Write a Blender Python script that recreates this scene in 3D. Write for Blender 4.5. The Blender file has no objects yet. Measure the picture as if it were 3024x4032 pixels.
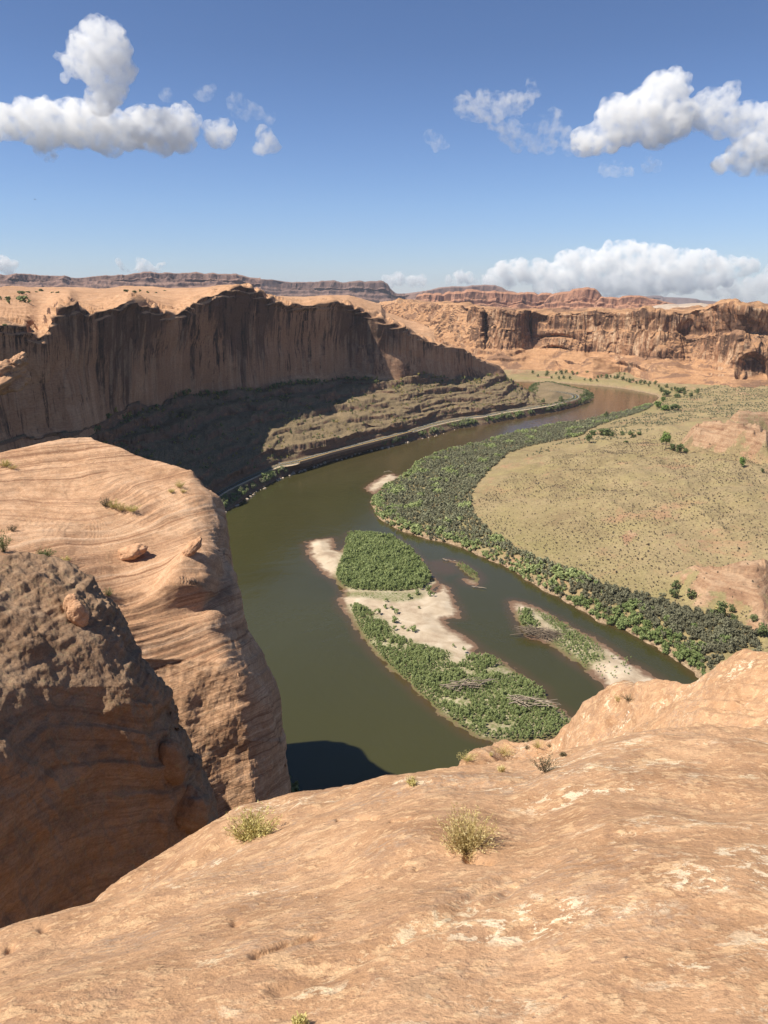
import bpy, math, random
import numpy as np
from math import radians as rad

# ------------------------------------------------------------------ camera, sky, sun, exposure
S = bpy.context.scene
COL = S.collection
H = 130.0                      # the lookout stands 130 m above the river (z = 0)
PITCH = rad(15.95)
FOC, CX, CY = 3030.0, 1512.0, 2016.0
cam = bpy.data.cameras.new("camera"); cam_ob = bpy.data.objects.new("camera", cam); COL.objects.link(cam_ob)
cam.sensor_fit = 'VERTICAL'; cam.sensor_height = 36.0; cam.sensor_width = 27.0
cam.lens = FOC / 4032.0 * 36.0
cam.clip_start = 0.1; cam.clip_end = 200000.0
cam_ob.location = (0, 0, H); cam_ob.rotation_euler = (rad(90) - PITCH, 0, 0)
S.camera = cam_ob

SUN_EL = rad(54.0)
SUN_XY = np.array([-0.955, -0.297])                    # towards the sun, seen from above
SUN_DIR = np.array([SUN_XY[0]*math.cos(SUN_EL), SUN_XY[1]*math.cos(SUN_EL), math.sin(SUN_EL)])
SUN_DIR /= np.linalg.norm(SUN_DIR)
sun = bpy.data.lights.new("sun", 'SUN'); sun.energy = 5.0; sun.angle = rad(0.53); sun.color = (1.0, 0.93, 0.80)
sun_ob = bpy.data.objects.new("sun", sun); COL.objects.link(sun_ob)
from mathutils import Vector
sun_ob.rotation_euler = Vector(SUN_DIR).to_track_quat('Z', 'Y').to_euler()
sun_ob.location = (0, 0, 400)

W = bpy.data.worlds.new("World"); S.world = W; W.use_nodes = True
wn = W.node_tree; wn.nodes.clear()
w_out = wn.nodes.new('ShaderNodeOutputWorld'); w_bg = wn.nodes.new('ShaderNodeBackground')
w_sky = wn.nodes.new('ShaderNodeTexSky'); w_sky.sky_type = 'NISHITA'; w_sky.sun_disc = False
w_sky.sun_elevation = SUN_EL
w_sky.sun_rotation = math.atan2(SUN_XY[0], SUN_XY[1])
w_sky.altitude = 1400; w_sky.air_density = 1.25; w_sky.dust_density = 0.0; w_sky.ozone_density = 3.0
w_bg.inputs['Strength'].default_value = 0.05
# the dry air of the canyon country: bluer and paler at the horizon than the texture's own yellow band
w_tc = wn.nodes.new('ShaderNodeTexCoord'); w_sep = wn.nodes.new('ShaderNodeSeparateXYZ'); wn.links.new(w_tc.outputs['Generated'], w_sep.inputs[0])
w_rmp = wn.nodes.new('ShaderNodeValToRGB'); wn.links.new(w_sep.outputs['Z'], w_rmp.inputs[0])
for e, (p, c) in zip([w_rmp.color_ramp.elements[0], w_rmp.color_ramp.elements[1], w_rmp.color_ramp.elements.new(.10), w_rmp.color_ramp.elements.new(.26)],
                     [(0., (1.06,1.26,1.86,1)), (.55, (.66,.71,.93,1)), (.10, (1.12,1.28,1.74,1)), (.26, (.98,1.07,1.38,1))]): e.position = p; e.color = c
w_mul = wn.nodes.new('ShaderNodeMix'); w_mul.data_type = 'RGBA'; w_mul.blend_type = 'MULTIPLY'; w_mul.inputs[0].default_value = 1.0
wn.links.new(w_sky.outputs[0], w_mul.inputs[6]); wn.links.new(w_rmp.outputs[0], w_mul.inputs[7]); wn.links.new(w_mul.outputs[2], w_bg.inputs['Color']); wn.links.new(w_bg.outputs[0], w_out.inputs['Surface'])

S.view_settings.view_transform = 'Standard'; S.view_settings.look = 'None'
S.view_settings.gamma = 1.0; S.view_settings.exposure = 0.5
try: S.view_settings.use_curve_mapping = False
except Exception: pass
S.cycles.max_bounces = 6; S.cycles.diffuse_bounces = 3; S.cycles.glossy_bounces = 3
S.cycles.transparent_max_bounces = 16

rng = np.random.default_rng(7); random.seed(7)

# ------------------------------------------------------------------ helpers: pixels to rays, noise, meshes
CP, SP = math.cos(PITCH), math.sin(PITCH)
def ray(px, py):
    px = np.asarray(px, float); py = np.asarray(py, float)
    u = (px - CX) / FOC; v = -(py - CY) / FOC
    x = u; y = CP + v*SP; z = -SP + v*CP
    h = np.hypot(x, y)
    return x/h, y/h, z/h
def PR(px, py, r):
    ax, ay, s = ray(px, py); r = np.asarray(r, float)
    return np.stack([ax*r, ay*r, H + s*r], -1)
def PZ(px, py, z):
    ax, ay, s = ray(px, py); z = np.asarray(z, float)
    r = (z - H) / s
    return np.stack([ax*r, ay*r, z + 0*r], -1)
VIEW = dict(Z1=(0,1000,1.0972), Z2=(1400,1000,1.02155), Z3=(0,1650,1.27615), Z4=(800,1700,.74595), Z5=(0,2700,1.27615),
            Z6=(1200,2500,.90954), A1=(1300,1550,2.765), A2=(1900,1380,2.0738), A3=(850,1750,3.318), A4=(1100,2050,2.0738),
            A5=(2400,1650,2.6587), A6=(2500,2150,3.166), A7=(1500,2850,1.8433), A8=(0,1080,2.37), B1=(0,1050,1.659),
            B2=(1000,1100,1.659), B3=(1900,1100,1.476), B6=(1650,3150,4.74), B7=(1800,3300,1.3554), B8=(1900,2300,2.0738))
def T(view, pts):
    x0, y0, s = VIEW[view]
    return [(x0 + p[0]/s, y0 + p[1]/s) + tuple(p[2:]) for p in pts]

_pr = np.random.default_rng(1234)
PERM = _pr.permutation(256).astype(np.int32); PERM = np.concatenate([PERM, PERM, PERM])
GRAD = np.array([[1,1,0],[-1,1,0],[1,-1,0],[-1,-1,0],[1,0,1],[-1,0,1],[1,0,-1],[-1,0,-1],[0,1,1],[0,-1,1],[0,1,-1],[0,-1,-1],
                 [1,1,0],[-1,1,0],[0,-1,1],[0,-1,-1]], np.float32)
def pnoise(p):
    p = np.asarray(p, np.float32); shp = p.shape[:-1]; p = p.reshape(-1, 3)
    i = np.floor(p); f = p - i; i = i.astype(np.int32) & 255
    u = f*f*f*(f*(f*6-15)+10)
    x0, y0, z0 = i[:,0], i[:,1], i[:,2]
    def g(dx, dy, dz):
        h = PERM[PERM[PERM[x0+dx] + ((y0+dy) & 255)] + ((z0+dz) & 255)] & 15
        gr = GRAD[h]
        return gr[:,0]*(f[:,0]-dx) + gr[:,1]*(f[:,1]-dy) + gr[:,2]*(f[:,2]-dz)
    ux, uy, uz = u[:,0], u[:,1], u[:,2]
    a = g(0,0,0); b = g(1,0,0); c = g(0,1,0); d = g(1,1,0)
    lo = (a + ux*(b-a)); hi = (c + ux*(d-c)); n0 = lo + uy*(hi-lo)
    a = g(0,0,1); b = g(1,0,1); c = g(0,1,1); d = g(1,1,1)
    lo = (a + ux*(b-a)); hi = (c + ux*(d-c)); n1 = lo + uy*(hi-lo)
    return (n0 + uz*(n1-n0)).reshape(shp)
def fbm(p, oct=4, gain=0.5, lac=2.03):
    p = np.asarray(p, np.float32); s = 0; a = 1.0
    for k in range(oct):
        s = s + a*pnoise(p + np.float32(17.3*k)); p = p*lac; a *= gain
    return s
def ridged(p, oct=4, gain=0.5, lac=2.1):
    p = np.asarray(p, np.float32); s = 0; a = 1.0
    for k in range(oct):
        s = s + a*(1 - 2*np.abs(pnoise(p + np.float32(9.7*k)))); p = p*lac; a *= gain
    return s
def n1(b, f, seed=0.0, oct=3):
    b = np.asarray(b); q = np.zeros(b.shape + (3,), np.float32); q[..., 0] = b*f; q[..., 1] = seed + 0.37; q[..., 2] = seed*1.7 + .21
    return fbm(q, oct, 0.6)
def sstep(a, b, x):
    t = np.clip((x - a) / (b - a), 0, 1); return t*t*(3 - 2*t)
def icurve(pts, px, k=1):
    pts = sorted(pts); xs = np.array([p[0] for p in pts]); return np.interp(px, xs, np.array([p[k] for p in pts]))

def raw_mesh(name, verts, faces, attrs=None, smooth=True):
    """faces: (n,4) or (n,3) int array"""
    verts = np.asarray(verts, np.float32).reshape(-1, 3); faces = np.asarray(faces, np.int32)
    me = bpy.data.meshes.new(name); n, k = faces.shape
    me.vertices.add(len(verts)); me.vertices.foreach_set('co', verts.ravel())
    me.loops.add(n*k); me.loops.foreach_set('vertex_index', faces.ravel())
    me.polygons.add(n); me.polygons.foreach_set('loop_start', np.arange(0, n*k, k, dtype=np.int32))
    me.polygons.foreach_set('loop_total', np.full(n, k, np.int32))
    me.polygons.foreach_set('use_smooth', np.full(n, smooth, bool))
    me.update(calc_edges=True)
    for a, v in (attrs or {}).items():
        at = me.attributes.new(a, 'FLOAT', 'POINT'); at.data.foreach_set('value', np.asarray(v, np.float32).ravel())
    return me
def link(name, me, mat=None, parent=None, loc=None, rot=None, label=None, cat=None, group=None, kind=None):
    o = bpy.data.objects.new(name, me); COL.objects.link(o)
    if mat is not None and me is not None:
        me.materials.clear(); me.materials.append(mat)
    if loc is not None: o.location = loc
    if rot is not None: o.rotation_euler = rot
    if parent is not None: o.parent = parent
    return tag(o, label, cat, group, kind)
def tag(o, label=None, cat=None, group=None, kind=None):
    if label: o['label'] = label
    if cat: o['category'] = cat
    if group: o['group'] = group
    if kind: o['kind'] = kind
    return o
def grid_faces(ni, nj):
    a = (np.arange(ni-1)[:, None]*nj + np.arange(nj-1)[None, :]).ravel()
    return np.stack([a, a+nj, a+nj+1, a+1], 1)
def grid_normals(P):
    du = np.gradient(P, axis=0); dv = np.gradient(P, axis=1)
    n = np.cross(du, dv); return n / (np.linalg.norm(n, axis=-1, keepdims=True) + 1e-9)
def grid_mesh(name, P, attrs=None, keep=None):
    f = grid_faces(P.shape[0], P.shape[1]); V = P.reshape(-1, 3)
    if keep is not None:
        k = keep.ravel(); f = f[k[f].any(1)]
        used = np.zeros(len(V), bool); used[f.ravel()] = True
        idx = np.cumsum(used) - 1; f = idx[f]; V = V[used]
        attrs = {a: np.asarray(v).ravel()[used] for a, v in (attrs or {}).items()}
    return raw_mesh(name, V, f, attrs)
def smooth_axis(P, n, axis=1):
    P = P.copy()
    for _ in range(n):
        if axis == 1: P[:, 1:-1] = .25*P[:, :-2] + .5*P[:, 1:-1] + .25*P[:, 2:]
        else: P[1:-1] = .25*P[:-2] + .5*P[1:-1] + .25*P[2:]
    return P
def profile_sheet(px, curves, subs, smooth=2):
    """curves: list of (n,3) arrays of points, one per px station, from near/low to far/high"""
    cols = []
    for k in range(len(curves)-1):
        t = np.linspace(0, 1, subs[k], endpoint=False)[None, :, None]
        cols.append(curves[k][:, None]*(1-t) + curves[k+1][:, None]*t)
    cols.append(curves[-1][:, None]); P = np.concatenate(cols, 1)
    return smooth_axis(P, smooth)
def poly_sdf(poly, X, Y):
    """signed distance, positive inside"""
    poly = np.asarray(poly, float)[:, :2]; x = X.ravel(); y = Y.ravel()
    d2 = np.full(x.shape, 1e18); ins = np.zeros(x.shape, bool)
    n = len(poly)
    for k in range(n):
        ax, ay = poly[k]; bx, by = poly[(k+1) % n]
        ex, ey = bx-ax, by-ay; L = ex*ex + ey*ey + 1e-12
        t = np.clip(((x-ax)*ex + (y-ay)*ey)/L, 0, 1)
        d2 = np.minimum(d2, (x-ax-t*ex)**2 + (y-ay-t*ey)**2)
        c = ((ay > y) != (by > y)) & (x < (bx-ax)*(y-ay)/(by-ay+1e-12) + ax)
        ins ^= c
    d = np.sqrt(d2); return np.where(ins, d, -d).reshape(X.shape)
def wpoly(pts, z=0.0):
    a = np.array(pts, float); return PZ(a[:,0], a[:,1], z)[:, :2]

# ------------------------------------------------------------------ materials
class NT:
    def __init__(s, name):
        s.m = bpy.data.materials.new(name); s.m.use_nodes = True; s.t = s.m.node_tree; s.t.nodes.clear()
        s.out = s.t.nodes.new('ShaderNodeOutputMaterial'); s.b = s.t.nodes.new('ShaderNodeBsdfPrincipled')
        s.t.links.new(s.b.outputs[0], s.out.inputs['Surface'])
        s.co = s.t.nodes.new('ShaderNodeTexCoord').outputs['Object']
    def set(s, sock, v):
        if isinstance(v, bpy.types.NodeSocket): s.t.links.new(v, sock)
        elif isinstance(v, (tuple, list)) and sock.type == 'RGBA' and len(v) == 3: sock.default_value = (*v, 1)
        else: sock.default_value = v
    def node(s, kind, ins=None, **props):
        n = s.t.nodes.new(kind)
        for k, v in props.items(): setattr(n, k, v)
        for k, v in (ins or {}).items(): s.set(n.inputs[k], v)
        return n
    def map(s, scale=(1,1,1), rot=(0,0,0), vec=None):
        return s.node('ShaderNodeMapping', {'Vector': vec or s.co, 'Scale': scale, 'Rotation': rot}).outputs[0]
    def noise(s, scale, detail=4, rough=.55, vec=None, dist=0.0, lac=2.0):
        return s.node('ShaderNodeTexNoise', {'Vector': vec or s.co, 'Scale': scale, 'Detail': detail, 'Roughness': rough, 'Distortion': dist, 'Lacunarity': lac}).outputs['Fac']
    def voro(s, scale, vec=None, feature='F1', rand=1.0):
        return s.node('ShaderNodeTexVoronoi', {'Vector': vec or s.co, 'Scale': scale, 'Randomness': rand}, feature=feature).outputs['Distance']
    def ramp(s, fac, stops, interp='LINEAR'):
        n = s.node('ShaderNodeValToRGB', {'Fac': fac}); cr = n.color_ramp; cr.interpolation = interp
        while len(cr.elements) < len(stops): cr.elements.new(.5)
        for e, (p, c) in zip(cr.elements, stops):
            e.position = p; e.color = (*c, 1) if isinstance(c, (tuple, list)) else (c, c, c, 1)
        return n.outputs['Color']
    def mix(s, fac, a, b, mode='MIX'):
        n = s.node('ShaderNodeMix', data_type='RGBA', blend_type=mode)
        s.set(n.inputs[0], fac); s.set(n.inputs[6], a); s.set(n.inputs[7], b); return n.outputs[2]
    def math(s, op, a, b=0.0, c=0.0, clamp=False):
        n = s.node('ShaderNodeMath', operation=op); n.use_clamp = clamp
        s.set(n.inputs[0], a); s.set(n.inputs[1], b); s.set(n.inputs[2], c); return n.outputs[0]
    def attr(s, name): return s.node('ShaderNodeAttribute', attribute_name=name).outputs['Fac']
    def xyz(s, vec=None): return s.node('ShaderNodeSeparateXYZ', {'Vector': vec or s.co}).outputs
    def comb(s, x, y, z): return s.node('ShaderNodeCombineXYZ', {'X': x, 'Y': y, 'Z': z}).outputs[0]
    def bump(s, h, strength=.5, dist=1.0, normal=None):
        ins = {'Height': h, 'Strength': strength, 'Distance': dist}
        if normal is not None: ins['Normal'] = normal
        return s.node('ShaderNodeBump', ins).outputs[0]
    def done(s, col, rough=.9, normal=None, spec=.2):
        s.set(s.b.inputs['Base Color'], col); s.set(s.b.inputs['Roughness'], rough)
        s.b.inputs['Specular IOR Level'].default_value = spec
        if normal is not None: s.t.links.new(normal, s.b.inputs['Normal'])
        return s.m
    def normal_z(s): return s.xyz(s.node('ShaderNodeNewGeometry').outputs['Normal'])['Z']

def slickrock_mat(name, u, tint=(1,1,1), lichen=0.5, beds=(1.0,.3,1.2), bedscale=1.0, white=0.3, grain=1.0, lines=0.0):
    """buff-orange dune sandstone; u = size of the main mottling in metres"""
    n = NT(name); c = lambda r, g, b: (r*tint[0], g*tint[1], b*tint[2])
    flat = n.map((1/u, 1/u, 1.7/u))
    big = n.noise(.35, 4, .6, flat); mid = n.noise(2.2, 6, .68, flat, .4); fine = n.noise(11, 5, .7, flat)
    base = n.ramp(n.math('ADD', n.math('MULTIPLY', big, .45), n.math('MULTIPLY', mid, .6)),
                  [(.30, c(.34,.200,.120)), (.45, c(.46,.272,.160)), (.55, c(.55,.340,.210)), (.70, c(.63,.42,.275))])
    # the beds: thin lines of slightly different hardness and colour
    bx = n.map((beds[0]*bedscale/u, beds[1]*bedscale/u, beds[2]*bedscale/u))
    sx = n.xyz(bx); b = n.math('ADD', n.math('ADD', sx['X'], sx['Y']), sx['Z'])
    b = n.math('ADD', b, n.math('MULTIPLY', n.noise(.22, 4, .5, flat), 5.0*bedscale))
    lam = n.noise(2.6, 5, .75, n.comb(b, 0.0, n.math('MULTIPLY', big, .3)))
    base = n.mix(n.ramp(lam, [(.42, .0), (.62, .55)]), base, c(.33,.190,.112))
    base = n.mix(n.ramp(lam, [(.30, .5), (.44, 0.)]), base, c(.63,.43,.285))
    if lines:                                # wind-laid beds along the bedding coordinate; dark lines also paint in undercut shadow
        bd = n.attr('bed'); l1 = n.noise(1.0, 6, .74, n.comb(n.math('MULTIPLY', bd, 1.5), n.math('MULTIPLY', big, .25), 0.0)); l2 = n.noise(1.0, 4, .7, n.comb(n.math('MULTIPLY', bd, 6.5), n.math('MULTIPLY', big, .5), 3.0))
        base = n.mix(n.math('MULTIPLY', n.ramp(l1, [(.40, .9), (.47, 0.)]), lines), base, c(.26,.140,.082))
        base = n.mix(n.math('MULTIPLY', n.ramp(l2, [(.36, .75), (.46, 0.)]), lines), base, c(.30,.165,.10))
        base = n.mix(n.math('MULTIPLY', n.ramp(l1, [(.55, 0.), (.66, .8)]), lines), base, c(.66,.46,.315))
    # crust patches of pale lichen and bare pale stone
    pale = n.noise(5.5, 6, .72, flat, .6)
    base = n.mix(n.math('MULTIPLY', n.ramp(pale, [(.585, 0.), (.63, 1.)]), white), base, c(.72,.50,.32))
    if lichen:
        g = n.math('MULTIPLY', n.ramp(n.noise(4.0, 7, .8, n.map((1.3/u,1.3/u,1.3/u))), [(.53, 0.), (.62, 1.)]),
                   n.ramp(n.noise(.5, 3, .6, flat), [(.38, 0.), (.6, 1.)]))
        base = n.mix(n.math('MULTIPLY', g, lichen), base, (.27,.22,.125))
    dk = n.ramp(fine, [(.30, .72), (.5, 1.0), (.72, 1.14)])
    base = n.mix(grain, base, n.mix(1.0, base, dk, 'MULTIPLY'))
    h = n.math('ADD', n.math('MULTIPLY', mid, .8), n.math('ADD', n.math('MULTIPLY', fine, .45), n.math('MULTIPLY', lam, .3)))
    if lines: h = n.math('ADD', h, n.math('MULTIPLY', l1, .9))
    return n.done(base, .93, n.bump(h, .7, .12*u), .12)

def lookout_mat():
    """the near slab: mottled buff crust, pale flakes, white lichen, thin dark cracks"""
    n = NT("lookout_sandstone")
    fl = n.map((1.0, 1.25, 1.35), (0, 0, rad(-24)))
    wp = n.node('ShaderNodeTexNoise', {'Vector': n.co, 'Scale': 2.2, 'Detail': 3.0}).outputs['Color']
    fw = n.node('ShaderNodeVectorMath', {0: fl, 1: n.node('ShaderNodeVectorMath', {0: wp, 'Scale': .07}, operation='SCALE').outputs[0]}, operation='ADD').outputs[0]
    big = n.noise(.45, 4, .6, fl); mid = n.noise(2.8, 6, .62, fl); fine = n.noise(19, 4, .62, fl); tiny = n.noise(80, 4, .7, n.co)
    base = n.ramp(n.math('ADD', n.math('MULTIPLY', big, .5), n.math('MULTIPLY', mid, .52)),
                  [(.36, (.300,.168,.092)), (.46, (.405,.236,.132)), (.56, (.480,.288,.166)), (.68, (.55,.345,.205))])
    # paler flakes where the crust has come off, in two sizes with crisp edges
    sc = n.noise(6.5, 4, .60, fw); sc2 = n.noise(19, 3, .58, fw)
    base = n.mix(n.ramp(sc, [(.56, 0.), (.585, .60), (.66, .75)]), base, (.59,.385,.222))
    base = n.mix(n.ramp(sc2, [(.585, 0.), (.615, .55), (.68, .7)]), base, (.62,.415,.245))
    sh_ = n.node('ShaderNodeVectorMath', {0: fw, 1: (9, 3, 5)}, operation='ADD').outputs[0]
    base = n.mix(n.ramp(n.noise(5.0, 4, .62, sh_), [(.55, 0.), (.60, .55)]), base, (.335,.200,.122))
    base = n.mix(n.ramp(n.noise(15, 3, .6, sh_), [(.59, 0.), (.64, .55)]), base, (.30,.175,.108))
    gz = n.math('MULTIPLY', n.ramp(n.noise(.8, 4, .6, fl), [(.5, 0.), (.64, 1.)]), n.ramp(fine, [(.45, 0.), (.62, .7)]))
    base = n.mix(gz, base, (.34,.255,.195))
    # white lichen, in a few streaky patches down the slope
    wl = n.math('MULTIPLY', n.ramp(n.noise(.75, 3, .6, n.map((.8,1.9,1.9),(0,0,rad(35)))), [(.54, 0.), (.63, 1.)]),
                n.ramp(n.noise(9, 6, .78, fw, .4), [(.53, 0.), (.56, 1.)]))
    base = n.mix(n.math('MULTIPLY', wl, .8), base, (.76,.63,.45))
    la = n.math('MULTIPLY', n.attr('lichen'), n.ramp(n.noise(9, 7, .8, fw, .3), [(.46, .0), (.60, 1.3)]))
    base = n.mix(n.ramp(la, [(.46, 0.), (.56, .75)]), base, (.64,.50,.33))
    base = n.mix(n.ramp(n.noise(2.6, 6, .72, fw, .3), [(.70, 0.), (.72, .85)]), base, (.82,.75,.64))
    base = n.mix(n.ramp(n.noise(24, 4, .7, fw, .4), [(.665, 0.), (.71, .7)]), base, (.12,.085,.07))
    base = n.mix(n.ramp(n.noise(5.0, 5, .7, sh_, .3), [(.705, 0.), (.73, .6)]), base, (.20,.165,.145))
    base = n.mix(1.0, base, n.ramp(tiny, [(.3, .80), (.5, 1.0), (.7, 1.15)]), 'MULTIPLY')
    h = n.math('ADD', n.math('ADD', n.math('MULTIPLY', mid, .8), n.math('MULTIPLY', n.ramp(sc, [(.53, 0.), (.59, 1.)]), .10)), n.math('ADD', n.math('MULTIPLY', fine, .45), n.math('ADD', n.math('MULTIPLY', sc2, .3), n.math('MULTIPLY', tiny, .14))))
    return n.done(base, .95, n.bump(h, .6, .05), .1)

def cliff_mat(name, tint=(1,1,1), varnish=.8, u=1.0, grey=.0, low=None, topvar=0.0, palek=.5, edge=.35, rare=0.0):
    """sandstone wall: pale slickrock where it is flat, red-brown face with dark varnish streaks where it is steep"""
    n = NT(name); c = lambda r, g, b: (r*tint[0], g*tint[1], b*tint[2])
    flat = n.map((.06/u, .06/u, .12/u))
    big = n.noise(.5, 5, .6, flat); mid = n.noise(3.0, 6, .7, flat, .3)
    top = n.ramp(n.math('ADD', n.math('MULTIPLY', big, .4), n.math('MULTIPLY', mid, .6)),
                 [(.32, c(.36,.205,.118)), (.5, c(.49,.290,.170)), (.68, c(.59,.38,.240))])
    sz = n.xyz(flat)['Z']
    lam = n.noise(3.0, 5, .75, n.comb(n.math('MULTIPLY', n.xyz(flat)['X'], .25), n.math('MULTIPLY', big, .8), n.math('MULTIPLY', sz, 6.0)))
    top = n.mix(n.ramp(lam, [(.45, 0.), (.66, .6)]), top, c(.30,.155,.085))
    face = n.ramp(n.noise(1.2, 5, .6, n.map((.03/u,.03/u,.02/u)), .4), [(.30, c(.30,.165,.10)), (.52, c(.37,.205,.125)), (.72, c(.45,.27,.17))])
    # water streaks: noise stretched down the wall
    st = n.noise(1.0, 6, .76, n.map((.36/u, .36/u, .006/u)), .12)
    st2 = n.noise(1.0, 5, .7, n.map((.085/u, .085/u, .012/u)), .5)
    patch = n.noise(1.0, 5, .62, n.map((.026/u, .026/u, .030/u)), .9)
    if low:                                  # the lower part of the wall carries less varnish
        patch = n.math('ADD', patch, n.math('MULTIPLY', n.math('SUBTRACT', n.math('MULTIPLY', n.xyz()['Z'], 1/low[1]), low[0]/low[1]), low[2]))
        zn = n.math('MULTIPLY', n.math('SUBTRACT', n.xyz()['Z'], 48.), 1/80.)
        Ls = n.noise(1.0, 7, .78, n.map((.050, .050, .0008))); Lb = n.noise(1.0, 3, .6, n.map((.012, .012, .004)))
        cur = n.math('ADD', zn, n.math('ADD', n.math('MULTIPLY', n.math('SUBTRACT', Ls, .5), 3.0), n.math('MULTIPLY', n.math('SUBTRACT', Lb, .5), 3.2)))
        face = n.mix(n.math('MULTIPLY', n.ramp(cur, [(.62, 0.), (.86, 1.)]), .82), face, c(.105,.064,.050))
    dark = n.math('MULTIPLY', n.ramp(n.math('ADD', n.math('MULTIPLY', st, .5), n.math('MULTIPLY', st2, .5)), [(.49+rare, 0.), (.525+rare, 1.)]),
                  n.ramp(patch, [(.36, .15), (.54, 1.)]))
    face = n.mix(n.math('MULTIPLY', dark, varnish), face, c(.060,.042,.036))
    if not low: face = n.mix(n.math('MULTIPLY', n.ramp(n.math('ADD', patch, n.math('MULTIPLY', n.math('SUBTRACT', st, .5), edge)), [(.49, 0.), (.555, 1.)]), varnish*.8), face, c(.105,.062,.048))
    pale = n.math('MULTIPLY', n.ramp(n.noise(1.0, 5, .7, n.map((.22/u,.22/u,.009/u),(0,0,.6)), .15), [(.47, 0.), (.58, .9)]), n.ramp(patch, [(.42, 1.), (.50, .1)]))
    face = n.mix(n.math('MULTIPLY', pale, palek), face, c(.64,.46,.32))
    face = n.mix(n.ramp(lam, [(.50, 0.), (.70, .35)]), face, c(.22,.11,.07))
    if topvar:
        tv = n.noise(1.0, 6, .7, n.map((.022/u,.022/u,.05/u)), .9)
        top = n.mix(n.math('MULTIPLY', n.ramp(tv, [(.51, 0.), (.57, 1.)]), topvar), top, c(.19,.115,.085))
        top = n.mix(n.math('MULTIPLY', n.ramp(n.noise(1.0, 6, .75, n.map((.012/u,.012/u,.20/u)), .4), [(.5, 0.), (.6, 1.)]), topvar*.7), top, c(.30,.17,.105))
    steep = n.ramp(n.math('ADD', n.normal_z(), n.math('MULTIPLY', n.math('SUBTRACT', mid, .5), .5)), [(.30, 1.), (.52, 0.)])
    col = n.mix(steep, top, face)
    fine = n.noise(9.0, 5, .7, flat)
    col = n.mix(1.0, col, n.ramp(fine, [(.3, .74), (.5, 1.), (.7, 1.16)]), 'MULTIPLY')
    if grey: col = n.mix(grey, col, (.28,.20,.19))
    h = n.math('ADD', n.math('MULTIPLY', mid, 1.0), n.math('ADD', n.math('MULTIPLY', fine, .35), n.math('MULTIPLY', lam, .5)))
    return n.done(col, .95, n.bump(h, .6, 1.6*u), .1)

def ledge_mat(name):
    """the ledgy slope over the road: grey-brown and purplish ledges, rubble, dry grass on the treads"""
    n = NT(name); flat = n.map((.09, .09, .16))
    big = n.noise(.5, 5, .6, flat); mid = n.noise(3.5, 6, .7, flat, .3); fine = n.noise(14, 5, .75, flat)
    lam = n.noise(3.0, 5, .75, n.comb(n.math('MULTIPLY', n.xyz(flat)['X'], .2), n.math('MULTIPLY', big, .7), n.math('MULTIPLY', n.xyz(flat)['Z'], 7.0)))
    face = n.ramp(lam, [(.30, (.13,.078,.056)), (.45, (.22,.142,.100)), (.56, (.195,.112,.076)), (.68, (.29,.20,.145))])
    face = n.mix(n.ramp(mid, [(.42, 0.), (.62, .6)]), face, (.20,.13,.095))
    face = n.mix(n.ramp(n.noise(2.0, 4, .6, flat), [(.54, 0.), (.64, .7)]), face, (.36,.185,.105))
    tread = n.ramp(n.math('ADD', n.math('MULTIPLY', big, .3), n.math('MULTIPLY', fine, .7)), [(.34, (.135,.105,.058)), (.5, (.215,.160,.095)), (.66, (.31,.225,.145))])
    k = n.ramp(n.math('ADD', n.normal_z(), n.math('MULTIPLY', n.math('SUBTRACT', mid, .5), .6)), [(.55, 0.), (.82, 1.)])
    col = n.mix(k, face, tread)
    col = n.mix(1.0, col, n.ramp(fine, [(.3, .68), (.5, 1.), (.7, 1.2)]), 'MULTIPLY')
    h = n.math('ADD', mid, n.math('ADD', n.math('MULTIPLY', fine, .5), n.math('MULTIPLY', lam, .6)))
    return n.done(col, .95, n.bump(h, .7, 1.3), .1)

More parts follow.
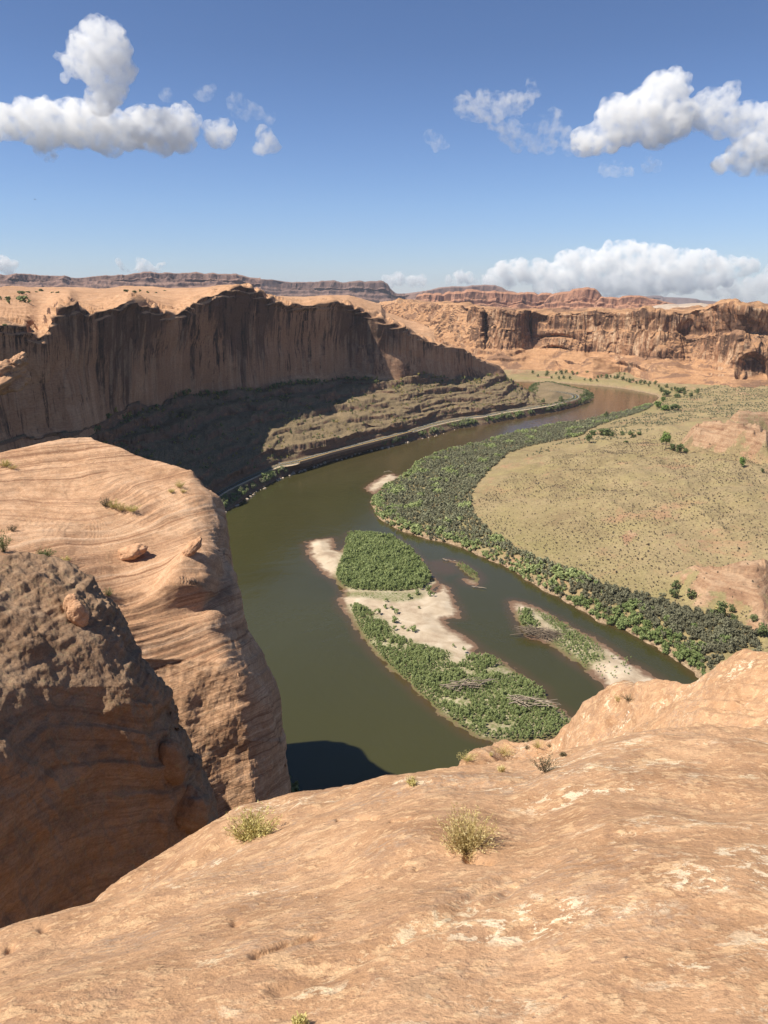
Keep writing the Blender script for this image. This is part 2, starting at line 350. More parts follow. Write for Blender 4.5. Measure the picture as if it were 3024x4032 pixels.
def plain_mat():
    """valley floor: dry tan grass with olive and yellowish patches, pink bare rock where the 'rock' attribute says so, mud at the bank"""
    n = NT("valley_floor_soil"); flat = n.map((.01, .01, .01))
    big = n.noise(1.6, 5, .62, flat, .4); mid = n.noise(9, 6, .7, flat); fine = n.noise(90, 5, .75, flat)
    col = n.ramp(n.math('ADD', n.math('MULTIPLY', big, .55), n.math('MULTIPLY', mid, .45)),
                 [(.34, (.225,.160,.092)), (.46, (.275,.210,.112)), (.56, (.315,.237,.135)), (.68, (.32,.26,.120))])
    col = n.mix(n.ramp(n.noise(26, 5, .75, flat), [(.5, 0.), (.66, .55)]), col, (.35,.29,.150))
    col = n.mix(n.ramp(n.noise(60, 6, .8, flat), [(.54, 0.), (.64, .65)]), col, (.165,.135,.075))
    col = n.mix(n.ramp(n.noise(140, 4, .7, flat), [(.56, 0.), (.62, .55)]), col, (.13,.10,.065))
    col = n.mix(n.ramp(n.noise(4, 6, .7, flat, .4), [(.56, 0.), (.66, .65)]), col, (.36,.20,.125))
    col = n.mix(n.ramp(n.noise(3.1, 6, .7, n.node('ShaderNodeVectorMath', {0: flat, 1: (3,8,1)}, operation='ADD').outputs[0], .3), [(.52, 0.), (.64, .6)]), col, (.31,.25,.12))
    col = n.mix(n.math('MULTIPLY', n.attr('lush'), n.ramp(mid, [(.35, .9), (.65, .4)])), col, (.24,.215,.085))
    sz = n.xyz()['Z']
    lam = n.noise(1.1, 5, .75, n.comb(n.math('MULTIPLY', big, 1.5), 0.0, n.math('MULTIPLY', sz, .9)))
    rock = n.ramp(n.math('ADD', n.math('MULTIPLY', lam, .45), n.math('MULTIPLY', mid, .55)), [(.36, (.21,.115,.072)), (.47, (.33,.200,.122)), (.58, (.44,.295,.190)), (.68, (.26,.145,.092))])
    rk = n.math('ADD', n.attr('rock'), n.math('MULTIPLY', n.math('SUBTRACT', n.noise(14, 6, .72, flat), .5), 2.0))
    col = n.mix(n.ramp(rk, [(.52, 0.), (.70, 1.)]), col, rock)
    col = n.mix(n.ramp(n.attr('bank'), [(.15, 1.), (.7, 0.)]), col, n.ramp(fine, [(.35, (.16,.105,.066)), (.6, (.36,.26,.17))]))
    col = n.mix(1.0, col, n.ramp(fine, [(.3, .74), (.5, 1.), (.7, 1.18)]), 'MULTIPLY')
    h = n.math('ADD', n.math('MULTIPLY', n.noise(26, 6, .7, flat), 1.0), n.math('ADD', n.math('MULTIPLY', fine, .25), n.math('MULTIPLY', n.math('MULTIPLY', lam, n.attr('rock')), 1.5)))
    return n.done(col, .95, n.bump(h, .5, 1.5), .1)

def sand_mat():
    n = NT("river_sand"); flat = n.map((.1,.1,.1))
    a = n.noise(1.2, 5, .6, flat, .5); b = n.noise(30, 4, .7, flat)
    col = n.ramp(n.math('ADD', n.math('MULTIPLY', a, .7), n.math('MULTIPLY', b, .3)), [(.36, (.33,.245,.175)), (.47, (.45,.355,.255)), (.6, (.55,.455,.345))])
    wet = n.math('ADD', n.attr('dry'), n.math('MULTIPLY', n.math('SUBTRACT', n.noise(3, 5, .7, flat), .5), .8))
    col = n.mix(n.ramp(wet, [(.12, 1.), (.42, 0.)]), col, (.17,.105,.07))
    col = n.mix(n.math('MULTIPLY', n.attr('green'), n.ramp(n.noise(9, 5, .7, flat), [(.4, .3), (.6, .95)])), col, (.13,.15,.05))
    return n.done(col, .9, n.bump(n.math('ADD', a, n.math('MULTIPLY', b, .3)), .4, .5), .15)

def water_mat():
    """silty green-brown water: silt colours it near by, a painted cliff reflection browns it upstream, ripples break up the sky's reflection"""
    n = NT("silty_river_water"); flat = n.map((.01,.01,.01))
    a = n.noise(.7, 4, .55, flat, .5)
    col = n.ramp(a, [(.35, (.043,.041,.014)), (.65, (.053,.051,.018))])
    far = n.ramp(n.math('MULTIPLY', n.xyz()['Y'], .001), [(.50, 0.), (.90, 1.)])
    col = n.mix(far, col, (.092,.056,.028))  # upstream brown: the cliffs' reflection painted into the water colour
    sh = n.math('ADD', n.attr('shoal'), n.math('MULTIPLY', n.math('SUBTRACT', n.noise(5, 4, .6, flat), .5), .5))
    col = n.mix(n.ramp(sh, [(.45, 0.), (1.1, .7)]), col, (.085,.050,.026))
    r1 = n.noise(1.0, 3, .6, n.map((.55,.30,.5),(0,0,.5))); r2 = n.noise(1.0, 3, .6, n.map((.10,.06,.1),(0,0,-.4)))
    calm = n.ramp(n.noise(1.3, 4, .6, flat, .8), [(.4, .35), (.65, 1.)])
    h = n.math('MULTIPLY', n.math('ADD', n.math('MULTIPLY', r1, .35), r2), calm)
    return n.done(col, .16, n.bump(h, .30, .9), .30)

def leaf_mat(name, c0, c1, c2, transl=.25):
    n = NT(name)
    t = n.attr('tint'); rnd = n.node('ShaderNodeObjectInfo').outputs['Random']
    f = n.math('ADD', t, n.math('MULTIPLY', n.math('SUBTRACT', rnd, .5), .3))
    col = n.ramp(f, [(.1, c0), (.5, c1), (.9, c2)])
    m = n.done(col, .75, None, .15)
    tr = n.node('ShaderNodeBsdfTranslucent', {'Color': col}); mx = n.node('ShaderNodeMixShader', {'Fac': transl})
    n.t.links.new(n.b.outputs[0], mx.inputs[1]); n.t.links.new(tr.outputs[0], mx.inputs[2]); n.t.links.new(mx.outputs[0], n.out.inputs['Surface'])
    return m
def flat_mat(name, col, rough=.8, spec=.2, vary=.15, scale=2.0, metal=0.0):
    n = NT(name); f = n.noise(scale, 5, .7)
    c = n.mix(1.0, col, n.ramp(f, [(.3, 1-vary), (.7, 1+vary)]), 'MULTIPLY'); n.b.inputs['Metallic'].default_value = metal
    return n.done(c, rough, None, spec)

M = dict(
    lookout=lookout_mat(),
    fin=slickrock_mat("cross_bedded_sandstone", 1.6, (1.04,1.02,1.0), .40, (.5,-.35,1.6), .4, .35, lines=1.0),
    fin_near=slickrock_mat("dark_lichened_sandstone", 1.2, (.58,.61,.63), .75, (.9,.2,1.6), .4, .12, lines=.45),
    knob=slickrock_mat("rounded_sandstone", .8, (1.05,1.0,.97), .1, (.3,.2,1.6), 1.2, .3),
    wall=cliff_mat("left_canyon_sandstone", (1,1,1), .97, 1.0, low=(95., 55., .13), edge=.45, palek=.28, rare=.025),
    wall2=cliff_mat("far_canyon_sandstone", (.93,.90,.84), 1.0, 1.3, topvar=.8, palek=1.0),
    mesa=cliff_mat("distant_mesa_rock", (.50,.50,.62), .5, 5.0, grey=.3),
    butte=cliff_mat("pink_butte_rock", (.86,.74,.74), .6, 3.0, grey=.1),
    mesa2=cliff_mat('shade_tinted_mesa_rock', (.36,.36,.46), .5, 5.0, grey=.25),  # darker mesa tint, the shade of its cliff faces put into the colour
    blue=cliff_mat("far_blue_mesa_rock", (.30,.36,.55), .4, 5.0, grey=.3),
    white=flat_mat("pale_slickrock", (.44,.35,.275), .9, .1, .2, .02),
    ledge=ledge_mat("ledgy_slope_rock"), plain=plain_mat(), sand=sand_mat(), water=water_mat(),
    willow=leaf_mat("willow_leaves", (.195,.245,.090), (.290,.345,.140), (.375,.420,.185)),
    tamarisk=leaf_mat("tamarisk_sprays", (.185,.178,.115), (.255,.248,.160), (.295,.300,.180)),
    green=leaf_mat("dark_green_leaves", (.100,.130,.052), (.165,.197,.082), (.23,.255,.115)),
    cotton=leaf_mat("cottonwood_leaves", (.12,.18,.045), (.18,.26,.07), (.25,.33,.10)),
    sage=leaf_mat("sagebrush_leaves", (.19,.145,.105), (.25,.20,.145), (.30,.25,.175)),
    dry=leaf_mat("dry_straw_twigs", (.42,.31,.125), (.62,.50,.225), (.78,.68,.37), .2),
    drygreen=leaf_mat("yellow_green_rabbitbrush", (.36,.30,.10), (.55,.47,.18), (.70,.62,.28), .2),
    grey=leaf_mat("grey_brown_shrub", (.10,.08,.05), (.17,.14,.085), (.24,.20,.12), .15),
    bark=flat_mat("grey_bark", (.20,.155,.115)), drift=flat_mat("driftwood", (.36,.29,.225), .9, .1, .25, .8),
    gravel=flat_mat("tan_gravel", (.50,.385,.25), .95, .1, .2, .6),
    asphalt=flat_mat("asphalt", (.060,.059,.058), .9, .2, .2, .3), paint=flat_mat("road_paint", (.75,.72,.62)), yellow=flat_mat("yellow_road_paint", (.62,.42,.07)),
    barrier=flat_mat("tan_concrete", (.50,.33,.21), .9, .1, .12, .4), steel=flat_mat("galvanised_steel", (.42,.41,.39), .5, .4, .1, .5, .3), wood=flat_mat("guardrail_post_wood", (.30,.20,.12)),
    sign=flat_mat("white_sign_paint", (.80,.80,.78)), bird=flat_mat("black_feathers", (.012,.012,.014), .6), boulder=flat_mat("pale_river_boulder", (.48,.38,.29), .9, .1, .25, .6),
)

# ------------------------------------------------------------------ outlines traced at river level
BANK_R = T('Z4', [(1760,900),(1600,830),(1500,762),(1440,716),(1400,680),(1350,652),(1300,621),(1250,592),(1200,571),(1150,556),(1120,531),(1080,511),(1040,486),(1000,470),
                  (980,456),(940,436),(925,421),(900,405),(850,384),(800,360),(760,342),(710,326),(660,318),(610,303),(570,288),(530,268),(500,241),(488,207)]) \
       + T('A1', [(560,1040),(700,960),(860,850),(930,750),(1010,735),(1110,670),(1250,635),(1400,590),(1659,535)]) \
       + T('A2', [(0,752),(200,690),(400,645),(600,605),(800,578),(960,545),(1100,515),(1250,480),(1360,440),(1420,405),(1436,385),(1415,365),(1330,345),(1250,330),
                  (1150,312),(1050,300),(950,290),(850,283),(700,270),(540,262),(400,255),(100,250)])
LAND_R = np.concatenate([wpoly(BANK_R), [[-60,1290],[-200,1500],[-100,2200],[2300,2200],[2300,60],[420,60]]])
W_LEFT = T('A3', [(-120,1010),(100,895),(250,815),(450,650),(650,545),(800,465),(950,395),(1100,345),(1250,295),(1350,265),(1500,225)]) \
       + T('A1', [(0,740),(120,710),(280,660),(420,620),(500,605),(600,590),(700,570),(800,535),(900,515),(1000,490),(1100,465),(1200,435),(1300,405),(1400,380),(1500,370),(1659,345)]) \
       + T('A2', [(100,590),(200,570),(300,555),(400,535),(500,515),(600,500),(700,475),(800,450),(850,430),(900,402)])
ISL_A = T('Z4', [(303,325),(330,318),(378,312),(388,345),(405,352),(424,320),(432,295),(500,305),(560,310),(610,345),(650,390),(672,425),(690,440),(690,452),(672,462),
                 (680,470),(692,462),(700,447),(716,452),(736,490),(750,520),(756,548),(732,548),(706,553),(716,572),(745,588),(780,608),(808,634),(800,648),(840,654),(870,670),(920,700),(940,722),
                 (1000,757),(1012,792),(1060,822),(1090,847),(1060,885),(1000,905),(940,912),(860,914),(830,905),(790,890),(760,870),(700,830),(640,780),(600,735),(560,700),
                 (520,665),(470,610),(440,560),(412,525),(396,490),(410,484),(408,458),(385,436),(350,415),(337,395),(310,372)])
VEG_N = T('Z4', [(425,298),(500,303),(560,312),(610,345),(650,390),(675,435),(640,462),(560,470),(450,466),(400,446),(390,420),(408,370)])
VEG_S = T('Z4', [(428,505),(470,512),(540,560),(570,600),(640,625),(700,640),(728,652),(722,676),(750,684),(775,655),(840,655),(920,702),(1000,760),(1010,792),(1085,847),(1050,885),
                 (980,900),(880,906),(800,885),(740,850),(660,790),(600,730),(540,680),(480,610),(450,560)])
VEG_MID = T('Z4', [(420,468),(560,472),(650,470),(640,490),(560,500),(500,490),(430,480)])
ISL_B = T('B8', [(228,140),(250,130),(330,150),(430,190),(560,250),(680,320),(800,390),(900,430),(1000,490),(1100,560),(1200,640),(1330,710),(1450,780),(1420,860),(1250,930),(1130,930),(1050,880),
                 (960,790),(850,700),(760,640),(660,570),(560,490),(430,455),(350,410),(310,350),(280,280),(240,200)])
VEG_B1 = T('B8', [(290,210),(380,215),(450,290),(480,350),(350,385),(300,330)])
VEG_B2 = T('B8', [(420,200),(560,255),(680,325),(800,395),(900,440),(990,560),(1000,620),(900,640),(840,680),(740,600),(640,520),(560,470),(600,430),(560,350),(470,270)])
ISL_C = T('A4', [(1380,318),(1440,338),(1470,336),(1560,390),(1620,440),(1645,490),(1625,500),(1600,530),(1520,512),(1492,487),(1530,470),(1590,485),(1530,430),(1470,375),(1430,345)])
BAR_D = T('A1', [(380,1030),(430,985),(520,925),(600,880),(690,870),(715,895),(800,880),(720,960),(560,1050),(470,1090),(400,1060)])
SAND_SPIT_A = wpoly(ISL_A); 

# ------------------------------------------------------------------ river
def build_river():
    px = np.linspace(-900, 3900, 260); r = np.concatenate([np.linspace(20, 420, 130), np.geomspace(424, 1500, 120), [2200, 4000]])
    ax, ay, _ = ray(px, np.full_like(px, 1900.))
    X = ax[:, None]*r[None]; Y = ay[:, None]*r[None]
    d = np.full(X.shape, -1e9)
    for pl in (wpoly(ISL_A), wpoly(ISL_B), wpoly(ISL_C), wpoly(BAR_D), wpoly(T('A4',[(1250,340),(1330,335),(1400,370),(1420,420),(1350,430),(1270,400)]))):
        d = np.maximum(d, poly_sdf(pl, X, Y))
    d = np.maximum(d, poly_sdf(LAND_R, X, Y) - 2)
    sh = np.clip(1 + d/9.0, 0, 1)
    P = np.stack([X, Y, 0*X], -1)
    link('river', grid_mesh('river', P, {'shoal': sh}), M['water'], kind='structure')
build_river()

# ------------------------------------------------------------------ valley floor on the inside of the bend
CTRL = [(p[0], p[1], p[2]) for p in
  T('Z4', [(900,300,5),(820,240,5),(800,180,5),(900,120,6),(1060,50,6),(900,200,10),(1000,130,14),(1100,85,17),(1300,70,21),(1500,75,24),(1640,60,22),(1200,180,17),(1400,180,24),(1600,180,26),
           (1400,280,19),(1250,290,15),(1100,280,11),(1000,340,7),(1130,440,6),(1200,400,9),(1320,380,13),(1450,330,15),(1640,330,19),(1300,480,7),(1400,510,7),(1500,560,8),
           (1380,470,8),(1440,455,9),(1530,480,10),(1600,520,9),(1659,560,10),(1500,400,11),(1590,440,11),(1659,430,13),(1560,600,6),(1640,640,8)]) +
  T('Z2', [(1180,650,6),(1300,620,6),(1400,640,8),(1550,640,12),(1650,650,15),(1100,700,8),(1250,740,11),(1320,760,17),(1500,790,20),(1640,800,22),(1640,850,21),(1300,690,13),(1450,700,18),
           (1620,720,22),(1250,600,4),(1400,580,5),(1600,580,7),(1300,550,5),(1500,540,7),(1650,560,9),(1100,530,4),(900,512,4),(1000,515,5)]) +
  T('B3', [(230,527,6),(330,532,6),(430,532,6),(560,562,6),(640,577,6),(720,562,7),(800,548,8),(900,572,8),(1000,602,8),(1150,612,9),(1300,622,10),(1450,642,11),(1659,642,12)])]
CTRL += [(3500,1500,13),(3500,1700,22),(3500,1950,26),(3500,2250,17),(3400,2500,11),(3200,2650,9),(3100,2800,7)]
_c = np.array(CTRL); CPW = PZ(_c[:,0], _c[:,1], _c[:,2])
def _tps_fit(P, reg=.02):
    x = P[:, :2]/400.0; n = len(x); d = np.linalg.norm(x[:,None]-x[None], axis=-1)
    K = np.where(d > 0, d*d*np.log(d+1e-12), 0) + reg*np.eye(n); A = np.zeros((n+3, n+3))
    A[:n,:n] = K; A[:n,n:] = np.concatenate([np.ones((n,1)), x], 1); A[n:,:n] = A[:n,n:].T
    return x, np.linalg.solve(A, np.concatenate([P[:,2], [0,0,0]]))
_tx, _tw = _tps_fit(CPW)
def tps(X, Y):
    q = np.stack([X.ravel(), Y.ravel()], 1)/400.0; out = np.zeros(len(q))
    for a in range(0, len(q), 60000):
        s = q[a:a+60000]; d2 = ((s[:,None]-_tx[None])**2).sum(-1)
        out[a:a+60000] = (0.5*np.where(d2 > 0, d2*np.log(d2+1e-20), 0)) @ _tw[:-3] + _tw[-3] + s @ _tw[-2:]
    return out.reshape(X.shape)
ROCKS = [(T('A5', [(735,225),(820,215),(900,245),(1080,235),(1250,290),(1420,300),(1560,330),(1659,380),(1750,500),(1659,540),(1530,525),(1400,470),(1200,420),(1000,380),(830,345),(740,290)]), 20, 1.0),
         (T('A5', [(1140,150),(1180,105),(1300,95),(1450,105),(1659,112),(1800,120),(1800,180),(1659,180),(1300,180)]), 20, .7),
         (T('A6', [(520,210),(640,185),(800,190),(900,230),(1060,270),(1080,200),(1250,215),(1659,270),(1800,300),(1800,900),(1659,950),(1500,880),(1430,830),(1270,820),(1380,720),(1430,640),
                   (1300,590),(1150,570),(950,540),(800,520),(680,430),(600,300)]), 16, 1.0),
         (T('A5', [(120,1110),(330,1060),(520,1050),(500,1090),(330,1110),(180,1160)]), 20, .75), (T('A5', [(0,880),(200,850),(400,840),(300,880),(60,910)]), 18, .5)]
ROCKP = [(wpoly([(a, b) for a, b in pl], z), k) for pl, z, k in ROCKS]
def ground_z(X, Y, detail=True, full=False):
    sd = poly_sdf(LAND_R, X, Y); z = tps(X, Y); q = np.stack([X, Y, 0*X], -1)
    hill = sstep(25, 110, sd)
    z = z + hill*(fbm(q/70., 4)*2.6 - np.abs(fbm(q/np.array([42., 70., 1.]), 3))*4.6 + 1.5)
    uu = (-.9*X - .43*Y); vv = .43*X - .9*Y; sp = np.stack([vv/26. + .25*fbm(q/60., 2), uu/150., 0*X], -1)
    z = z + hill*sstep(760, 560, np.hypot(X, Y))*(1.1 - np.abs(fbm(sp, 3))*4.6)
    if detail: z = z + fbm(q/9., 3)*.35
    rock = np.zeros_like(z)
    for pl, k in ROCKP: rock = np.maximum(rock, k*sstep(-7, 8, poly_sdf(pl, X, Y) + fbm(q/14., 3)*7))
    rstep = np.zeros_like(z)
    for pl, k in ROCKP[:3]: rstep = np.maximum(rstep, sstep(-3, 10, poly_sdf(pl, X, Y)))
    far = sstep(980, 1080, np.hypot(X, Y))*sstep(0, 40, sd); rock = np.maximum(rock, far*(.45 + .6*fbm(q/60., 4)))
    # bedrock weathers in steps
    st = 1.9; ph = z/st + fbm(q/40., 3)*1.1 + n1(z, .5, 4., 2)*.7; stepz = (np.floor(ph) + sstep(.55, .95, ph - np.floor(ph)) - (ph - np.floor(ph)))*st
    z = z + rstep*stepz*.8
    for (pl, k), dp in zip(ROCKP[:3], (1.5, .5, 3.0)): z = z - dp*sstep(2, 24, poly_sdf(pl, X, Y) + fbm(q/18., 3)*5)
    z = np.maximum(z, 2.2 + .6*fbm(q/20., 3))
    zb = np.minimum(z, -1.2 + 4.2*sstep(-2, 6, sd + fbm(q/7., 3)*1.5) + np.maximum(sd-6, 0)*.6)
    if full: return zb, sd, rock
    return zb
def build_floor():
    px = np.linspace(1180, 3560, 760); py = np.concatenate([np.linspace(2960, 2000, 330), np.linspace(1998, 1452, 310)])
    PX, PY = np.meshgrid(px, py, indexing='ij'); G = PZ(PX, PY, 4.0); X, Y = G[...,0], G[...,1]
    z, sd, rock = ground_z(X, Y, True, True)
    q = np.stack([X, Y, z], -1)
    lush = np.clip(sstep(60, 15, sd)*.55 + .15*fbm(q/40., 3), 0, 1)
    lush *= sstep(4, 14, sd)
    bank = np.clip(z/3.2, 0, 1)
    link('valley_floor', grid_mesh('valley_floor', np.stack([X, Y, z], -1), {'rock': rock, 'lush': lush, 'bank': bank}, keep=(sd > -9)), M['plain'], kind='structure')
build_floor()

# ------------------------------------------------------------------ islands and bars
def build_island(name, poly, top=1.3, step=.8, seed=0., green=()):
    w = wpoly(poly); lo = w.min(0)-10; hi = w.max(0)+10
    x = np.arange(lo[0], hi[0], step); y = np.arange(lo[1], hi[1], step); X, Y = np.meshgrid(x, y, indexing='ij')
    q = np.stack([X, Y, 0*X+seed], -1); sd = poly_sdf(w, X, Y) + fbm(q/6., 4)*1.3
    z = -.9 + .9*sstep(-9, 0, sd) + top*sstep(0, 10, sd)*(.75+.35*fbm(q/22., 3)) + .1*sstep(0,1.0,sd) + fbm(q/3., 3)*.07
    g = np.zeros_like(z)
    for pl in green: g = np.maximum(g, sstep(-3, 2, poly_sdf(wpoly(pl, 1.), X, Y)))
    link(name, grid_mesh(name, np.stack([X, Y, z], -1), {'dry': np.clip(z/1.0, 0, 1), 'green': g}, keep=(sd > -9)), M['sand'], kind='structure')
build_island('river_island', ISL_A, 1.5, .75, 1., [VEG_N, VEG_S, VEG_MID])
build_island('river_island', ISL_B, 1.3, .75, 2., [VEG_B1, VEG_B2])
build_island('river_islet', ISL_C, .7, .6, 3., [T('A4', [(1440,338),(1480,340),(1560,390),(1620,440),(1645,490),(1600,480),(1530,430),(1470,375)])])
build_island('sandbar', BAR_D, 1.0, .8, 4.)

# ------------------------------------------------------------------ far bank: road bench, ledges, wall, plateau
ROAD_O = T('A3', [(-400,1000),(-150,850),(0,700),(150,600),(330,510),(500,430),(700,335),(830,285),(1000,262),(1150,225),(1400,152)]) \
       + T('A1', [(0,655),(300,578),(600,502),(900,418),(1100,352),(1300,304),(1500,268),(1659,251)]) + T('A2', [(200,503),(400,474),(560,449),(640,430),(720,404),(760,385),(785,372)])
ROAD_I = T('A3', [(-400,930),(-150,770),(0,640),(150,560),(350,455),(600,348),(850,250),(1050,210),(1300,136),(1659,45)]) \
       + T('A1', [(300,545),(600,470),(900,387),(1100,322),(1400,264),(1659,238)]) + T('A2', [(200,488),(400,460),(560,436),(640,417),(700,395),(735,372),(760,352)])
RZ = 7.0
WBASE = T('B1', [(-900,1190,380),(-500,1190,400),(0,1180,425),(200,1160,450),(400,1115,462),(530,1085,470),(640,1030,495),(760,985,525),(900,935,556),(1050,910,585),(1200,865,622),(1320,830,652),(1500,835,668),(1659,815,690)]) \
      + T('B2', [(150,715,712),(330,685,742),(450,690,758),(560,660,790),(600,650,800),(720,675,790),(800,690,788),(960,690,800),(1030,660,815),(1150,655,835),(1290,670,862),(1420,655,890),(1560,650,918),(1650,652,936),(1700,690,950),(1790,735,965),(1900,790,985),(2100,860,1010),(2200,868,1020)])
RIM = T('B1', [(-900,330,440),(-500,350,440),(0,378,440),(70,380,446),(170,392,452),(245,465,458),(310,430,462),(340,330,470),(450,222,480),(500,285,486),(620,295,500),(740,262,515),(860,212,540),(985,270,570),(1050,300,585),(1150,318,605),(1280,225,632),(1400,175,650),(1530,140,672),(1590,124,682),(1659,150,694)]) \
    + T('B2', [(60,100,700),(130,140,712),(210,160,725),(280,165,738),(400,165,755),(560,147,785),(620,165,796),(720,205,806),(800,235,806),(880,285,812),(960,312,820),(1000,350,826),(1100,388,840),(1180,405,855),(1280,442,872),(1400,468,896),(1440,505,904),(1520,542,922),(1600,565,940),(1632,600,945),(1655,640,950),(1700,685,962),(1790,730,980),(1900,787,1000),(2100,858,1022),(2200,866,1032)])
PLAT = T('B1', [(-900,125,1000),(0,127,1000),(200,127,1100),(480,127,1150),(680,132,1100),(830,122,1150),(1050,132,1100),(1250,130,1050),(1450,120,1000),(1590,118,950),(1659,140,1000)]) \
     + T('B2', [(60,98,1150),(110,103,1400),(190,106,1500),(330,110,1550),(500,97,1550),(620,102,1500),(750,140,1450),(830,158,1400),(860,215,1320),(940,238,1250),(1000,256,1200),(1060,275,1150),(1110,290,1100),(1150,312,1060),(1178,350,1000),(1190,402,900),(1280,438,890),(1400,464,910),(1440,500,915),(1520,538,930),(1600,560,948),(1632,595,955),(1655,635,960),(1700,680,975),(1790,725,995),(1900,780,1015),(2100,852,1040),(2200,860,1050)])
def crv(pts, px, z=None):
    py = icurve(pts, px, 1)
    return PR(px, py, icurve(pts, px, 2)) if z is None else PZ(px, py, z)
def poly_mid(a, b, t): return a*(1-t) + b*t
def build_left():
    px = np.linspace(-520, 2335, 1150)
    w0 = crv(W_LEFT, px, 0.0); r = np.hypot(w0[:,0], w0[:,1])
    dirn = w0[:, :2]/r[:, None]
    def off(P, d, z=None, dz=0.0):
        Q = P.copy(); Q[:, :2] += dirn*np.asarray(d)[..., None] if np.ndim(d) else dirn*d
        Q[:, 2] = z if z is not None else Q[:, 2] + dz
        return Q
    ro = crv(ROAD_O, px, RZ); ri = crv(ROAD_I, px, RZ)
    taper = sstep(2330, 2150, px)[:, None]
    wb = crv(WBASE, px); rim = crv(RIM, px); pl = crv(PLAT, px)
    rim = .35*smooth_axis(rim, 8, 0) + .65*smooth_axis(rim, 60, 0); wb = smooth_axis(wb, 30, 0)
    sh = off(w0, 2.0, 1.6); wz = sstep(1165, 1190, px)*sstep(1640, 1615, px)
    bk = poly_mid(w0, ro, (.55 + .37*wz)[:, None]); bk[:, 2] = 4.0 - 1.2*wz
    kerb = off(ro, -3.0 + 2.4*wz, RZ - .5)
    foot = off(ri, 4.0, RZ + .3)
    top1 = off(foot, 4.0, None, 0); top1[:, 2] = np.minimum(RZ + 4.5, poly_mid(foot, wb, .3)[:, 2]); top1 = poly_mid(top1, foot, 1-taper*.999)
    # ---- bench
    B = profile_sheet(px, [off(w0, -6, -2.5), off(w0, 0, -.2), sh, bk, kerb, off(ro, -.3, RZ-.05), off(ri, .3, RZ-.05), foot, top1, wb], [3, 4, 8, 6, 3, 3, 3, 12, 74], 0)
    B[:, 40:] = smooth_axis(B[:, 40:], 1)
    jr = 30                                   # first column past the road
    N = grid_normals(B); j = np.arange(B.shape[1])
    q = B.copy(); zr = q[..., 2]
    span = sstep(jr, jr+8, j)[None, :]*np.ones_like(zr)
    # ledges: stair-step heights along gently dipping beds, ragged where blocks have fallen
    lam = zr/8.5 + fbm(q/np.array([150., 150., 90.]), 2)*.6 + fbm(q/22., 3)*.12
    fr = lam - np.floor(lam); stepf = (sstep(.0, .30, fr) - fr)*np.clip(.75 + 1.3*fbm(q/np.array([55.,55.,16.]) + 3., 3), .1, 1)
    Q = B.copy(); Q[..., 2] += stepf*8.5*(.50 + .35*sstep(18, 34, zr))*span
    l3 = Q[..., 2]/4.3 + .37 + fbm(q/60., 2)*.5; f3 = l3 - np.floor(l3); Q[..., 2] += (sstep(.0, .35, f3) - f3)*4.3*.8*span*np.clip(.5 + 1.6*fbm(q/np.array([40.,40.,12.]) + 13., 3), 0, 1)
    l2 = Q[..., 2]/2.4 + fbm(q/20., 3)*.5; f2 = l2 - np.floor(l2); Q[..., 2] += (sstep(.1, .5, f2) - f2)*2.4*.7*span
    endk = sstep(j[-1], j[-1]-6, j)[None, :]
    qh = np.stack([q[...,0], q[...,1], q[...,2]*.25], -1); blk = np.floor(fbm(qh/34., 2)*4)/4 + .5*np.floor(fbm(qh/13.+7., 2)*3)/3
    out = np.concatenate([-dirn, np.zeros((len(px), 1))], 1)[:, None]
    tl = .54*q[...,0] + .84*q[...,1]; bedz = Q[..., 2] + fbm(q/np.array([120.,120.,60.]), 2)*5
    lay = fbm(np.stack([tl/42., bedz/3.1, 0*tl], -1), 3)*2.6 + np.floor(fbm(np.stack([tl/15., bedz/9., 0*tl+4.], -1), 2)*3.5)/3.5*3.6
    Q += out*((fbm(qh/45., 3)*4.0 + blk*2.5 + lay + fbm(q/8., 3)*.7 + (sstep(.0,.25,fr)*(1-sstep(.25,.4,fr)))*1.4)*span*endk)[..., None]
    Q[..., 2] += (fbm(q/5., 3)*.5)*span*endk
    Q[:, :17, 2] += (fbm(q[:, :17]/4., 3)*.6)*sstep(0, 6, j[:17])[None, :]
    Q[:, jr:] = np.where((Q[:, jr:, 2] < RZ)[..., None], np.concatenate([Q[:, jr:, :2], np.full(Q[:, jr:, :1].shape, RZ)], -1), Q[:, jr:])
    Q[:, -1, 2] -= 2.0
    sink = sstep(2236, 2300, px)[:, None]; Q[..., 2] = Q[..., 2]*(1-sink) + np.minimum(Q[..., 2], -2.5)*sink
    link('river_bank', grid_mesh('river_bank', Q), M['ledge'], kind='structure')
    # ---- wall and plateau
    face_h = rim[:, 2] - wb[:, 2]
    ht = np.clip(face_h/60., .12, 1)[:, None]
    m1 = poly_mid(wb, rim, .12); m1 = off(m1, 3.5*ht[:,0]); m2 = poly_mid(wb, rim, .52); m2 = off(m2, 4.5*ht[:,0]); m3 = poly_mid(wb, rim, .80); m3 = off(m3, -.5*ht[:,0]); m4 = poly_mid(wb, rim, .93)
    m4 = off(m4, -2.0*ht[:,0])
    lo = wb.copy(); lo[:, 2] -= 12; lo = off(lo, -1.0)
    rr = np.hypot(rim[:,0], rim[:,1]); rp = np.hypot(pl[:,0], pl[:,1])
    def between(t, sag):
        P = poly_mid(rim, pl, t); P[:, 2] -= sag*np.clip((rp-rr)/300., 0, 1); return P
    back = off(pl, np.maximum(40, (rp-rr)*.3), None, 0); back[:, 2] -= 30
    back2 = off(back, 200, None, 0); back2[:, 2] -= 60
    A = profile_sheet(px, [lo, wb, m1, m2, m3, m4, rim, between(.06, -1), between(.3, 5), between(.7, 3), pl, back, back2], [3, 8, 26, 26, 14, 8, 10, 22, 26, 16, 6, 3], 2)
